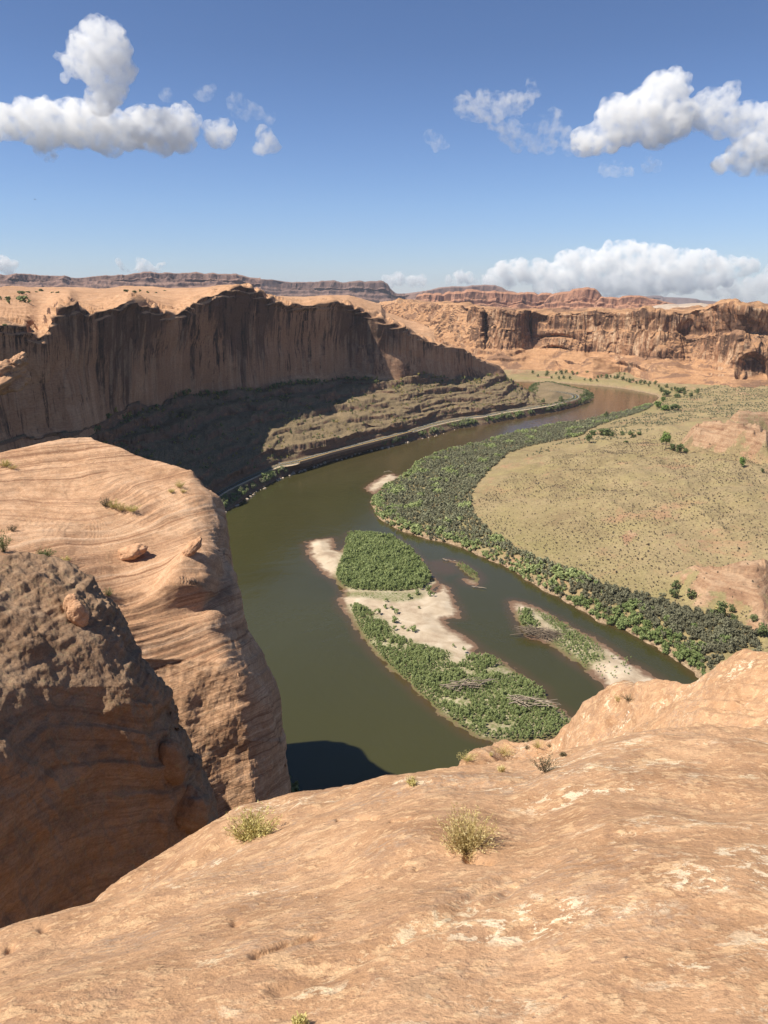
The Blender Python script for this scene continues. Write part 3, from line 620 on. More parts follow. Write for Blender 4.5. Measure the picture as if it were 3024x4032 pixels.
    N = grid_normals(A); q = A.copy(); n_j = A.shape[1]; j = np.arange(n_j)
    s = np.hypot(q[..., 0]+350, q[..., 1])                 # distance along the wall
    onface = (sstep(3, 14, j)*sstep(92, 70, j))[None, :]*ht
    onrim = (sstep(70, 86, j)*sstep(122, 98, j))[None, :]*np.clip(ht*1.3, 0, 1)
    ontop = sstep(88, 104, j)[None, :]*np.clip((rp-rr)/200., .05, 1)[:, None]
    qa = np.stack([q[...,0], q[...,1], q[...,2]*.12], -1)
    panel = np.floor(fbm(qa/65., 2)*5)/5 + fbm(qa/130., 2)*.8
    d = onface*(panel*2.2 + fbm(qa/90., 2)*3.0 + fbm(q/45., 4)*1.8 + fbm(q/9., 3)*.25)
    lamr = q[..., 2]/5.0 + fbm(q/50., 3)*1.2; fr = lamr - np.floor(lamr)
    d = d + onrim*(fbm(q/42., 3)*3.6 + (sstep(.2, .8, fr)-.5)*2.6 + fbm(q/10., 3)*.6)
    A = A + N*d[..., None]
    bumps = fbm(q/np.array([170., 110., 90.]), 3)*6 + np.abs(fbm(q/60., 3))*4 - 1.5 + ridged(q/np.array([40., 16., 16.]), 3)*.6
    A[..., 2] += ontop*bumps*sstep(n_j-1, n_j-14, j)[None, :]*(1 - .55*sstep(130, 150, j)[None, :])
    o = link('canyon_wall', grid_mesh('canyon_wall', A), M['wall'], label='long shaded sandstone wall with black water streaks above the riverside road', cat='cliff')
    # road surface and its lines
    ok = (px > 780) & (px < 2246)
    def strip(name, a, b, dz, mat, sub=1, **kw):
        P = np.stack([a, b], 1)[ok].copy(); P[..., 2] = RZ + dz
        return link(name, grid_mesh(name, P), mat, **kw)
    road = strip('road', ro, ri, .02, M['asphalt'], kind='structure')
    for t, w, m in ((.10, .018, 'paint'), (.48, .016, 'yellow'), (.52, .016, 'yellow'), (.90, .018, 'paint')):
        strip('road_marking', poly_mid(ro, ri, t-w), poly_mid(ro, ri, t+w), .026, M[m], kind='structure')
    for lo_, hi_ in ((800, 1176), (1640, 2246)):
        m_ = (px > lo_) & (px < hi_); a_ = ro[m_].copy(); b_ = off(ro, -2.6)[m_]; a_[:, 2] = RZ + .01; b_[:, 2] = RZ - .28
        link('road_shoulder', grid_mesh('road_shoulder', np.stack([b_, a_], 1)), M['gravel'], kind='structure')
    return px, ro, ri, A, Q
LB = build_left()
NOSE = T('A2', [(480,520),(560,508),(700,476),(800,451),(850,431),(903,403),(917,386),(906,368),(870,354),(820,344),(760,329),(680,309),(600,291),(520,284),(380,300),(330,420),(400,500)])
NOSE_ROAD = T('A2', [(640,423),(690,412),(728,401),(755,388),(764,374),(752,363),(725,354),(690,347),(650,341),(600,335),(540,332)])
def build_nose():
    w = wpoly(NOSE, 0.); lo = w.min(0)-8; hi = w.max(0)+8; X, Y = np.meshgrid(np.arange(lo[0], hi[0], 1.2), np.arange(lo[1], hi[1], 1.2), indexing='ij')
    q = np.stack([X, Y, 0*X], -1); sd = poly_sdf(w, X, Y) + fbm(q/9., 3)*2.
    z = np.minimum(-1.5 + np.maximum(sd + 2, 0)*.62, 6.6) + fbm(q/8., 3)*.25
    rd = np.array(NOSE_ROAD); c = PZ(rd[:,0], rd[:,1], RZ)
    d = np.full(X.shape, 1e9)
    for a, b in zip(c[:-1], c[1:]):
        e = b[:2]-a[:2]; t = np.clip(((X-a[0])*e[0] + (Y-a[1])*e[1])/(e @ e), 0, 1); d = np.minimum(d, np.hypot(X-a[0]-t*e[0], Y-a[1]-t*e[1]))
    z = np.where(d < 6.5, RZ - .12, z + sstep(6, 30, d)*sstep(10, 40, sd)*5)
    link('river_bank', grid_mesh('river_bank', np.stack([X, Y, z], -1), keep=(sd > -4)), M['ledge'], kind='structure')
    t = np.linspace(0, 1, 60); L = np.concatenate([[0], np.cumsum(np.linalg.norm(np.diff(c, axis=0), axis=1))]); L /= L[-1]
    p = np.stack([np.interp(t, L, c[:,k]) for k in range(3)], 1); p = smooth_axis(p, 8, 0)
    g_ = np.gradient(p, axis=0); nn = np.stack([-g_[:,1], g_[:,0], 0*t], 1); nn /= np.linalg.norm(nn, axis=1, keepdims=True)
    for a, b, m, nm, dz in ((-3.8, 3.8, 'asphalt', 'road', .03), (-3.5, -3.25, 'paint', 'road_marking', .045), (3.25, 3.5, 'paint', 'road_marking', .045), (-.2, .2, 'yellow', 'road_marking', .045)):
        Q = np.stack([p + nn*b, p + nn*a], 1); Q[..., 2] += dz; link(nm, grid_mesh(nm, Q), M[m], kind='structure')
build_nose()

# ------------------------------------------------------------------ far wall across the valley
def build_right():
    px = np.linspace(1380, 3560, 1000)
    FOOT = T('B3', [(-400,520,1500),(0,505,1330),(230,525,1295),(330,530,1290),(430,530,1287),(560,560,1235),(640,575,1200),(720,560,1190),(800,545,1175),(900,570,1130),(1000,600,1105),(1150,610,1085),(1300,620,1060),(1450,640,1020),(1659,640,995),(2400,660,850)])
    MID = T('B3', [(-800,330,1700),(-500,385,1560),(0,415,1375),(100,420,1352),(250,412,1338),(350,420,1326),(500,430,1308),(620,435,1300),(760,445,1282),(850,460,1265),(940,475,1240),(1050,480,1218),(1200,480,1190),(1300,490,1165),(1400,510,1140),(1500,520,1120),(1659,520,1090),(2400,530,940)])
    RIMR = T('B2', [(600,190,1780),(750,190,1760),(830,158,1740),(950,136,1690),(1050,146,1640),(1150,165,1590),(1250,165,1550),(1350,165,1500),(1400,170,1470),(1500,180,1430)]) \
         + T('B3', [(0,166,1398),(80,170,1385),(130,175,1376),(180,184,1370),(192,196,1369),(204,184,1368),(250,180,1362),(350,186,1350),(450,190,1338),(520,186,1330),(600,182,1318),(700,180,1305),(760,190,1298),(850,182,1285),(900,182,1277),(940,168,1268),(975,176,1262),(1000,190,1258),(1060,190,1250),(1130,180,1240),(1200,178,1226),(1290,166,1205),(1340,150,1195),(1400,134,1185),(1470,125,1175),(1500,148,1168),(1540,150,1160),(1600,148,1150),(1659,165,1135),(2000,150,1060),(2400,170,980)])
    PLR = T('B2', [(600,175,2600),(1050,140,2600),(1400,160,2600)]) + T('B3', [(0,158,2600),(130,170,2500),(300,174,2400),(700,172,2300),(850,172,2200),(1000,166,2100),(1130,158,2000),(1300,152,1900),(1400,140,1900),(1659,155,1700),(2400,150,1600)])
    foot, mid, rim, pl = [crv(c, px) for c in (FOOT, MID, RIMR, PLR)]
    kz = sstep(1950, 2150, px)[:, None]                     # right of the bend the heights are known, so the distances follow
    foot = poly_mid(foot, PZ(px, icurve(FOOT, px), np.interp(px, [2050, 2500, 3024, 3560], [6., 7.5, 9., 10.])), kz)
    mid = poly_mid(mid, PZ(px, icurve(MID, px), np.interp(px, [2050, 2300, 2600, 3024, 3560], [32., 32, 29, 31, 34.])), kz)
    rm_ = np.hypot(mid[:,0], mid[:,1]); rim = poly_mid(rim, PR(px, icurve(RIMR, px), np.maximum(rm_ + 26, 0)), kz)
    pl_r = np.maximum(icurve(PLR, px, 2), np.hypot(rim[:,0], rim[:,1]) + 350); pl = PR(px, icurve(PLR, px), pl_r)
    dirn = foot[:, :2]/np.linalg.norm(foot[:, :2], axis=1)[:, None]
    def off(P, d, dz=0.0):
        Q = P.copy(); Q[:, :2] += dirn*(np.asarray(d)[:, None] if np.ndim(d) else d); Q[:, 2] += dz; return Q
    sx = (px - 1900)*1.476                                  # column in the far wall's own tracing
    right = sstep(1130, 1220, sx)
    lo = off(foot, -22, -8)
    ap = poly_mid(foot, mid, .55); ap = off(ap, 0, 3.0)
    m1 = poly_mid(mid, rim, .06); m1 = off(m1, 4, 0); m2 = poly_mid(mid, rim, .56); m2 = off(m2, 2 + right*3, -right*5); m3 = poly_mid(mid, rim, .60); m3 = off(m3, 3 + right*12, -right*5)
    m4 = poly_mid(mid, rim, .93); m4 = off(m4, -3)
    rr = np.hypot(rim[:,0], rim[:,1])
    A = profile_sheet(px, [lo, foot, ap, mid, m1, m2, m3, m4, rim, off(rim, 40, 1.0), off(rim, 200, -6), pl, off(pl, 300, -60)], [3, 26, 26, 6, 44, 8, 36, 12, 10, 10, 14, 3], 2)
    N = grid_normals(A); q = A.copy(); nj = A.shape[1]; j = np.arange(nj)
    fc = (sstep(55, 64, j)*sstep(168, 150, j))[None, :]; rm = (sstep(140, 156, j)*sstep(200, 172, j))[None, :]
    ap_ = (sstep(10, 28, j)*sstep(62, 50, j))[None, :]
    qa = np.stack([q[...,0], q[...,1], q[...,2]*.15], -1)
    pan = np.floor(fbm(qa/60., 2)*5)/5 + np.floor(fbm(qa/27. + 5., 2)*3)/3*.6
    d = fc*(pan*11 + fbm(qa/36., 4)*4 + fbm(q/30., 4)*4.0 + ridged(qa/12., 3)*.9)
    d += rm*(fbm(q/40., 4)*6)
    lam = q[...,2]/9. + fbm(q/120., 3)*1.6; fr = lam - np.floor(lam)
    d += ap_*(fbm(q/55., 4)*7 + (sstep(.3,.7,fr)-fr)*6 + ridged(q/18., 3)*1.0)
    # the tall crack, the two slit overhangs and the alcove at the right
    def gauss(cx, cy, wx, wy):
        # coordinates across the wall: column in the tracing, height in metres
        return np.exp(-((sx[:, None]-cx)/wx)**2 - ((A[...,2]-cy)/wy)**2)
    d -= 22*gauss(287, 85, 5, 24)*fc
    for cx, cy, wx, wy, dep in ((420, 60, 85, 2.2, 11), (415, 41, 60, 1.8, 11), (85, 33, 30, 4, 5), (560, 22, 80, 1.4, 6), (730, 24, 60, 6, 6)):
        d -= dep*gauss(cx, cy - ((sx[:, None]-cx)/wx)**2*2.0, wx, wy)
    alc = np.clip(1.25 - (((sx[:, None]-1570)/98)**2 + ((A[...,2]-27)/21)**2), 0, 1)*(A[...,2] > 19)
    d -= 16*sstep(0, .35, alc)
    A = A + N*d[..., None]
    top = (sstep(176, 190, j)*sstep(nj-1, nj-6, j))[None, :]
    A[..., 2] += top*(fbm(q/120., 4)*7)
    link('canyon_wall', grid_mesh('canyon_wall', A), M['wall2'], label='long sunlit red cliff with an alcove across the valley behind the river bend', cat='cliff')
build_right()

# ------------------------------------------------------------------ mesas and buttes on the skyline
def build_mesa(name, sky, base, r_top, r_base, mat, label, cat, n=420, cliff=.55, amp=1.0, seed=0., extra=(0, 0)):
    xs = [p[0] for p in sky]; px = np.linspace(min(xs), max(xs), n)
    yt = icurve(sky, px); yb = icurve(base, px)
    top = PR(px, yt, r_top); bot = PR(px, yb, r_top*.972); bot[:, 2] -= 6*r_top/1000
    tal = PR(px, yt + (yb-yt)*cliff, r_top*.9965); foot = poly_mid(tal, bot, 1.0)
    sc = r_top/1000.
    und = tal.copy(); und[:, :2] *= (1 - .002)
    back = top.copy(); back[:, :2] *= 1.12; back[:, 2] += 2*sc
    bk2 = back.copy(); bk2[:, 2] -= 60*sc
    A = profile_sheet(px, [bot, tal, poly_mid(tal, top, .5)*1.0, top, back, bk2], [34, 18, 18, 6, 3], 1)
    N = grid_normals(A); j = np.arange(A.shape[1]); q = A + seed*1000
    fc = (sstep(30, 36, j)*sstep(72, 66, j))[None, :]; ta = (sstep(0, 6, j)*sstep(40, 30, j))[None, :]
    qa = np.stack([q[...,0], q[...,1], q[...,2]*.15], -1)
    fc = fc*(1-.6*sstep(64, 72, j))[None, :] if False else fc
    d = fc*amp*sc*(ridged(qa/(30*sc), 4)*3.2 + fbm(qa/(90*sc), 3)*4.5)
    lam = q[...,2]/(5.5*sc) + fbm(q/(120*sc), 2)*.6; fr = lam - np.floor(lam)
    d += ta*amp*sc*((sstep(.25,.75,fr)-fr)*4.5 + ridged(qa/(30*sc), 4)*3.0)
    A = A + N*d[..., None]; A[:, 70:, 2] += 0
    return link(name, grid_mesh(name, A), mat, label=label, cat=cat)
SK_L = T('Z1', [(-500,100),(-200,96),(0,92),(60,98),(100,92),(130,92),(180,97),(230,96),(275,101),(320,106),(380,101),(430,98),(500,97),(545,96),(575,90),(620,85),(680,88),(750,85),(800,84),(850,88),(900,92),(970,93),(1020,98),(1060,102),(1100,110),(1125,113)])
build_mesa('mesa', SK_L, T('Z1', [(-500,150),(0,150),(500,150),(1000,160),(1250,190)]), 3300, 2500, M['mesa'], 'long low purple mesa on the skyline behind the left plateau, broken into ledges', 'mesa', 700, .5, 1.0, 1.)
SK_M = T('Z1', [(1090,116),(1130,112),(1180,112),(1240,122),(1262,126),(1310,124),(1360,125),(1400,121),(1440,124),(1480,131),(1530,129),(1560,126),(1610,126),(1659,130)]) + T('Z2', [(60,118),(108,118),(114,122),(124,124),(130,138),(150,158),(165,166),(200,168)])
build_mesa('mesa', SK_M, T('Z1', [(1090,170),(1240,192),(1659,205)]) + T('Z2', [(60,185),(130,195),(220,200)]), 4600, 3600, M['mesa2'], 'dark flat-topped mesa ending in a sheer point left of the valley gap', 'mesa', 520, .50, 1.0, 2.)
build_mesa('mesa', T('Z2', [(120,176),(165,168),(210,164),(250,158),(290,152),(330,142),(360,137),(400,133),(440,134),(470,130),(520,126),(560,128),(590,138),(606,150),(650,162),(720,168),(800,172),(900,180)]), T('Z2', [(120,210),(500,215),(900,215)]),
           5200, 4300, M['mesa'], 'hazy stepped mesa with a dark cap in the middle of the skyline', 'mesa', 420, .45, .9, 3.)
build_mesa('butte', T('Z2', [(215,205),(245,190),(255,172),(285,165),(310,166),(350,172),(375,160),(395,164),(430,160),(450,152),(485,150),(510,154),(560,158),(610,157),(640,160),(660,164),(690,158),(720,160),(735,170),(750,162),(780,163),(800,172),(830,200)]),
           T('Z2', [(215,240),(500,240),(840,240)]), 3300, 2700, M['butte'], 'pink row of broken buttes left of the tallest butte', 'butte', 420, .55, 1.5, 4.)
build_mesa('butte', T('Z2', [(760,200),(782,172),(800,164),(830,158),(862,155),(872,146),(895,142),(925,140),(960,142),(972,150),(980,160),(988,172),(992,186),(1010,205)]),
           T('Z2', [(750,245),(1020,245)]), 3000, 2500, M['butte'], 'tallest pink butte with a flat stepped top behind the far wall', 'butte', 300, .5, 1.4, 5.)
build_mesa('butte', T('Z2', [(960,205),(992,182),(1030,180),(1060,184),(1075,176),(1100,174),(1140,176),(1165,178),(1180,186),(1205,190),(1240,200),(1290,212),(1330,225)]),
           T('Z2', [(960,245),(1330,245)]), 2900, 2400, M['butte'], 'low rounded pink butte right of the tallest butte', 'butte', 300, .5, 1.4, 6.)
build_mesa('mesa', T('Z2', [(1150,195),(1168,178),(1200,174),(1225,175),(1240,181),(1290,183),(1330,185),(1370,189),(1385,195),(1430,199),(1480,203),(1560,206),(1660,210),(1900,220)]), T('Z2', [(1150,225),(1900,235)]),
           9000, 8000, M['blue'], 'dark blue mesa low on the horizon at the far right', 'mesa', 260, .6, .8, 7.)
build_mesa('slickrock_ridge', T('Z2', [(1180,226),(1215,216),(1260,211),(1300,213),(1340,209),(1390,207),(1420,214),(1450,222)]), T('Z2', [(1180,236),(1450,240)]), 1700, 1450, M['white'],
           'strip of pale white slickrock on the rim in front of the blue mesa', 'rock ridge', 160, .5, .5, 8.)

# ------------------------------------------------------------------ rock fins beside the lookout
def bedding(P, nb, f, seed, warp=.9, ws=9.):
    b = P @ np.array(nb, float) + warp*fbm(P/ws + seed, 3)
    return b
def build_fin(name, px, ytop, rfun, ybot, back, mat, label, subs, disp):
    yt = icurve(ytop, px); n = subs; t = np.linspace(0, 1, n)
    yc = np.convolve(np.pad(yt, 30, mode='edge'), np.ones(61)/61, mode='valid')
    PY = yc[:, None] + (ybot - yc)[:, None]*t[None] + (yt - yc)[:, None]*np.exp(-t[None]/.085); PX = np.repeat(px[:, None], n, 1)
    R = rfun(PX, PY, yt[:, None])
    F = PR(PX, PY, R)[:, ::-1]                       # bottom -> top
    crest = F[:, -1]; dirn = crest[:, :2]/np.linalg.norm(crest[:, :2], axis=1)[:, None]
    rows = []
    for k, (d, dz) in enumerate(back):
        Q = crest.copy(); Q[:, :2] += dirn*d; Q[:, 2] += dz; rows.append(Q)
    B = profile_sheet(px, [crest]+rows, [10]*len(rows), 0)[:, 1:]
    A = np.concatenate([F, B], 1); A[:, n-14:] = smooth_axis(A[:, n-14:], 5)
    low = F[:, 0].copy(); low[:, :2] *= .96; low[:, 2] -= 40
    A = np.concatenate([low[:, None], A], 1)
    N = grid_normals(A); A, bed = disp(A, N)
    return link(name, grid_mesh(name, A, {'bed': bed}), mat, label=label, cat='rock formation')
FIN_TOP = T('Z3', [(-700,190),(-300,170),(0,152),(30,148),(60,140),(120,134),(180,128),(300,110),(370,95),(420,84),(450,84),(475,100),(520,116),(600,140),(680,172),(740,190),(800,204),(860,222),(950,245),(985,278),(1000,300),(1030,330),(1060,350),(1090,392),(1110,440),(1130,490),
                   (1139,560),(1143,640),(1158,720),(1178,800),(1198,900),(1216,1000),(1222,1060),(1260,1130),(1300,1210),(1350,1290),(1380,1380),(1400,1500),(1418,1600),(1434,1700)]) + T('Z5', [(1430,280),(1443,400),(1449,520),(1454,700),(1458,900)])
_edge = np.array(sorted([(p[1], p[0]) for p in FIN_TOP if p[0] > 750]))
def fin_r(PX, PY, yt):
    R = np.interp(PY, [1600, 1715, 1850, 2000, 2130, 2230, 2330, 2450, 2600, 3000, 3400, 3700], [104, 98, 88, 79, 71.5, 66.5, 62, 59.5, 57.5, 54.5, 52.5, 51])
    xe = np.interp(PY, _edge[:,0], _edge[:,1]); k = np.clip((PX - (xe-150))/150, 0, 1.0)
    R = R + 9.0*(1 - np.sqrt(np.clip(1 - k*k, 0, 1)))*sstep(1800, 2100, PY)
    R = R - 5.5*sstep(500, 0, PX)*sstep(2000, 2400, PY)
    return R
SWIRL = PR(0 + 470/1.27615, 1650 + 372/1.27615, 78.0)
def fin_disp(A, N):
    q = A; n = A.shape[1]; j = np.arange(n)[None, :]
    b = q @ np.array([-.36, .40, 1.0]) + 1.3*fbm(q/26. + 3., 2) + .22*fbm(q/5., 3)
    b = b + 3.0*np.exp(-((q[...,0]-SWIRL[0])**2 + (q[...,1]-SWIRL[1])**2/2.)/5.0**2)
    steep = sstep(.75, .35, np.abs(N[..., 2]))
    d = fbm(q/12., 3)*.45 + fbm(q/3.0, 4)*.13*(1+steep)
    k0 = b/1.7; f0 = k0 - np.floor(k0); k1 = b/.62 + fbm(q/9., 2)*.3; f1 = k1 - np.floor(k1); k2 = b/.24; f2 = k2 - np.floor(k2)
    w0 = sstep(-.25, .35, fbm(q/11.+4., 3)); w1 = sstep(-.3, .3, fbm(q/6.+14., 3))
    saw = lambda f: sstep(0, .88, f)*(1-sstep(.90, 1., f)) - .5
    nbu = np.array([-.36, .40, 1.0])/1.136; par = np.sqrt(np.clip(1 - (N @ nbu)**2, 0, 1)); sf = (1 - .80*steep)*sstep(.16, .42, par)
    d = d + (saw(f0)*.30*w0 + saw(f1)*.085*w1 + saw(f2)*.02)*sf
    vor = fbm(q/np.array([5.,5.,8.])+11., 2)
    d = d + steep*(vor*.55 + ridged(q/np.array([2.6,2.6,4.0]), 4)*.05 + fbm(q/np.array([1.0,1.0,1.7]), 4)*.11)
    # the overhanging lip on the right and the hollow under it
    def lump(zx, zy, r, sx, sy, sz, a):
        c = PR(zx/1.27615, 1650 + zy/1.27615, r); e = ((q - c)/np.array([sx, sy, sz]))**2; return a*np.exp(-e.sum(-1))
    d = d + lump(950, 815, 64, 2.4, 6, .85, 1.5) + lump(1035, 715, 66, 1.7, 5, .8, 1.3) - lump(1000, 910, 62, 2.6, 6, .6, .9) + lump(880, 815, 63, 1.0, 4, .6, .9)
    back = sstep(n-6, n-20, j); return A + N*(d*np.maximum(back, .3))[..., None], b
px = np.concatenate([np.linspace(-560, 740, 420, endpoint=False), np.linspace(740, 1144, 230)])
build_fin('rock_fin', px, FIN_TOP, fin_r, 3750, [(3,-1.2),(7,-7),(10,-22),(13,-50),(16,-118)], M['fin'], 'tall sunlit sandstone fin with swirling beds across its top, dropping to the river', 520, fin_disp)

NEAR_TOP = T('Z3', [(-700,700),(-300,672),(0,664),(40,658),(100,657),(160,664),(219,672),(282,684),(310,700),(360,716),(400,730),(440,752),(500,812),(560,872),(590,905),(622,942),(660,1040),(690,1112),(720,1196),(755,1245),(792,1292),(830,1340),(862,1384),(878,1440),(885,1500),(900,1560),(940,1640),(1000,1723)]) \
         + T('Z5', [(875,140),(905,215),(940,292),(962,362),(1003,425),(1052,532),(1102,642),(1152,742),(1190,840),(1220,960)])
_nedge = np.array(sorted([(p[1], p[0]) for p in NEAR_TOP if p[0] > 330]))
def near_r(PX, PY, yt):
    R = np.interp(PY, [2100, 2165, 2215, 2280, 2380, 2500, 2700, 3000, 3300, 3700], [48.8, 46.6, 44.2, 42.0, 39.7, 37.6, 35.2, 33.3, 32.4, 31.8])
    R = R + (PX-300)*(.0035 + .004*sstep(2600, 3100, PY)) - 1.7*sstep(420, -50, PX)*sstep(2500, 3100, PY)
    xe = np.interp(PY, _nedge[:,0], _nedge[:,1]); k = np.clip((PX - (xe-200))/200, 0, 1.)
    return R + 4.2*(1 - np.sqrt(np.clip(1 - k*k, 0, 1)))*sstep(2200, 2400, PY)
def near_disp(A, N):
    q = A; n = A.shape[1]; j = np.arange(n)[None, :]
    b = bedding(q, (.55,.25,1.), 1, 5., .55, 9.)
    d = fbm(q/9., 3)*.42 + fbm(q/2.4, 4)*.12
    k1 = b/1.5 + fbm(q/6., 2)*.25; f1 = k1 - np.floor(k1)
    d = d + (sstep(.05, .8, f1)*(1-sstep(.84, 1., f1)) - .5)*.17*sstep(-.2, .45, fbm(q/7.+2., 3))*(.25 + .75*sstep(n-330, n-230, j))
    d = d + ridged(q/np.array([1.1,1.1,1.8]), 4)*.13*sstep(-.2,.4, fbm(q/5.+9., 3)) + fbm(q/np.array([.7,.7,1.0]), 4)*.11
    dg = np.stack([(q[...,0]*.8 + q[...,2]*.6)/5., q[...,1]/4., (q[...,2]*.8 - q[...,0]*.6)/1.5], -1)
    d = d + (np.abs(fbm(dg+3., 3))*.20 - .07) - np.abs(fbm(dg/2.3+7., 3))*.30
    # horizontal slots at the very top
    top = sstep(n-170, n-60, j); k2 = A[...,2]/.34 + fbm(q/2.5, 3)*.6; f2 = k2 - np.floor(k2)
    d = d + top*(sstep(0,.7,f2)*(1-sstep(.8,1.,f2)) - .5)*.13*sstep(500, 100, 300 + 0*f2)
    return A + N*(d*np.maximum(sstep(n-4, n-16, j), .3))[..., None], b
px = np.concatenate([np.linspace(-560, 300, 300, endpoint=False), np.linspace(300, 972, 340)])
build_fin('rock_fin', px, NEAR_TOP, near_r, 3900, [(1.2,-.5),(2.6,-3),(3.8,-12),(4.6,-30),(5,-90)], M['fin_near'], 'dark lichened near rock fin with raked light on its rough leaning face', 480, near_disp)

# ------------------------------------------------------------------ the lookout: the slab underfoot and its second hump
S1 = T('Z5', [(-900,1750),(-400,1530),(0,1282),(100,1225),(220,1163),(330,1112),(450,1056),(560,1010),(640,968),(760,917),(880,870),(1010,818),(1150,768),(1270,728),(1400,692),(1500,655),(1659,615)]) \
   + T('Z6', [(240,562),(380,526),(480,516),(560,514),(640,512),(760,508),(840,492),(900,466),(1000,430),(1120,400),(1250,386),(1400,380),(1659,376),(2200,372),(2800,370)])
S1R = [(-700,4.0),(0,4.6),(500,5.6),(1000,6.6),(1400,7.2),(1750,7.6),(2050,7.8),(2250,8.2),(2600,8.8),(3024,9.0),(3700,9.0)]
S2 = T('Z6', [(380,560),(440,545),(480,520),(500,506),(560,450),(600,428),(640,404),(700,392),(780,382),(840,378),(880,371),(920,345),(960,311),(1000,285),(1040,258),(1100,216),(1160,188),(1200,176),(1260,160),(1330,144),(1400,130),(1480,98),(1560,70),(1659,50),(1900,0),(2800,-120)])
S2R = [(1500,13),(1800,17),(2000,20),(2200,20),(2400,18),(2700,16),(3024,15),(3800,14)]
def build_lookout():
    px = np.concatenate([np.linspace(-900, 0, 80, endpoint=False), np.linspace(0, 3024, 620, endpoint=False), np.linspace(3024, 4100, 90)])
    n = len(px)
    def sm(a, w=70.):
        g_ = np.linspace(-2.2*w, 2.2*w, 23); k_ = np.exp(-(g_/w)**2); k_ /= k_.sum(); return sum(kk*icurve(a, px+gg) for kk, gg in zip(k_, g_))
    y1 = .5*icurve(S1, px) + .5*sm(S1, 35.); r1 = sm(S1R, 220.); p1 = PR(px, y1, r1)
    y2 = icurve(S2, px); r2 = icurve(S2R, px); p2 = PR(px, y2, r2)
    dirn = p1[:, :2]/np.linalg.norm(p1[:, :2], axis=1)[:, None]
    def at(r, z): return np.concatenate([dirn*np.asarray(r)[:, None], (H + np.asarray(z))[:, None]], 1)
    z1 = p1[:, 2]-H; one = np.ones(n)
    s1 = z1/r1                                             # line of sight at the skyline
    z0 = -1.62; ts = np.linspace(0, 1, 330)
    # from the feet to the skyline: gentle at first, as steep as the line of sight at the end
    rows = []
    r0 = .25
    for t in ts:
        r = r0 + (r1-r0)*t**1.15; x = (r-r0)/(r1-r0); D = r1-r0
        m0 = (2*(z1-z0)/D - s1)*.80; m0 = np.convolve(np.pad(m0, 40, mode='edge'), np.ones(81)/81, mode='valid')                        # starting slope
        h00 = 2*x**3-3*x**2+1; h10 = x**3-2*x**2+x; h01 = -2*x**3+3*x**2; h11 = x**3-x**2
        rows.append(at(r, h00*z0 + h10*D*m0 + h01*z1 + h11*D*s1*.98))
    hump = sstep(1500, 1950, px)
    # beyond the skyline: a gully and then the second hump; elsewhere straight down the cliff
    ga = at(r1+1.6-.4*sstep(2250, 2800, px), z1 + s1*1.6 - .9 + .75*sstep(2250, 2800, px)); kk = sstep(2250, 2800, px); gb_r = r1 + (r2-r1)*(.30 - .08*kk); gb = at(gb_r, s1*gb_r - 1.6 + 1.35*kk)
    fall1 = at(r1+1.2, z1+s1*1.2 - .5); fall2 = at(r1+3.0, z1 + s1*3 - 4.)
    A1 = poly_mid(fall1, ga, hump[:, None]); A2 = poly_mid(fall2, gb, hump[:, None])
    fc = at(r1+6., z1 - 22.); P2 = poly_mid(fc, p2, sstep(1660, 1740, px)[:, None])
    e2 = P2.copy(); e2[:, :2] += dirn*1.6; e2[:, 2] -= 1.8 + 0*hump
    e3 = P2.copy(); e3[:, :2] += dirn*5; e3[:, 2] -= 10
    e4 = P2.copy(); e4[:, :2] += dirn*11; e4[:, 2] -= 40
    e5 = P2.copy(); e5[:, :2] += dirn*24; e5[:, 2] = 45.; e6 = P2.copy(); e6[:, :2] += dirn*50; e6[:, 2] = 8.
    near = np.stack(rows, 1)
    far = profile_sheet(px, [near[:, -1], A1, A2, P2, e2, e3, e4, e5, e6], [10, 40, 150, 14, 12, 12, 8, 6], 0)[:, 1:]
    A = np.concatenate([near, far], 1); A[:, 318:] = smooth_axis(A[:, 318:], 10)
    A = smooth_axis(A, 6, axis=0)
    q = A.copy(); N = grid_normals(A); nj = A.shape[1]; j = np.arange(nj)[None, :]
    rad_ = np.hypot(q[...,0], q[...,1])
    k = np.clip(rad_/6., .15, 1.6)
    nearm = sstep(345, 322, j)
    d = fbm(q/3.1, 3)*.20*np.clip(rad_/4., .2, 2) + fbm(q/.9, 4)*.045*k
    th = rad(28); u = q[...,0]*math.cos(th) + q[...,1]*math.sin(th); v = -q[...,0]*math.sin(th) + q[...,1]*math.cos(th)
    st = np.stack([u*.75, v*1.1, q[...,2]*1.1], -1)
    d += fbm(st/.55, 4)*.030*k + (np.floor(fbm(st/.42+3., 3)*3.5)/3.5)*.016*k
    bb = q @ np.array([.15,.25,1.]) + .5*fbm(q/2.5, 3); k1 = bb/.62; f1 = k1 - np.floor(k1)
    d += (sstep(.2,.9,f1)*(1-sstep(.92,1.,f1)) - .4)*.030*k*sstep(-.1,.5,fbm(q/2.+5., 3))
    # scalloped weathering on the hump
    hm = (sstep(372, 395, j)*sstep(540, 525, j))*hump[:, None]
    a = np.stack([(q[...,0]*.85 + q[...,1]*.5)/.55, (q[...,1]*.85 - q[...,0]*.5)/2.6, q[...,2]/2.6], -1)
    d += hm*(ridged(a, 3)*.075 + fbm(q/5., 2)*.15)
    A = A + N*d[..., None]
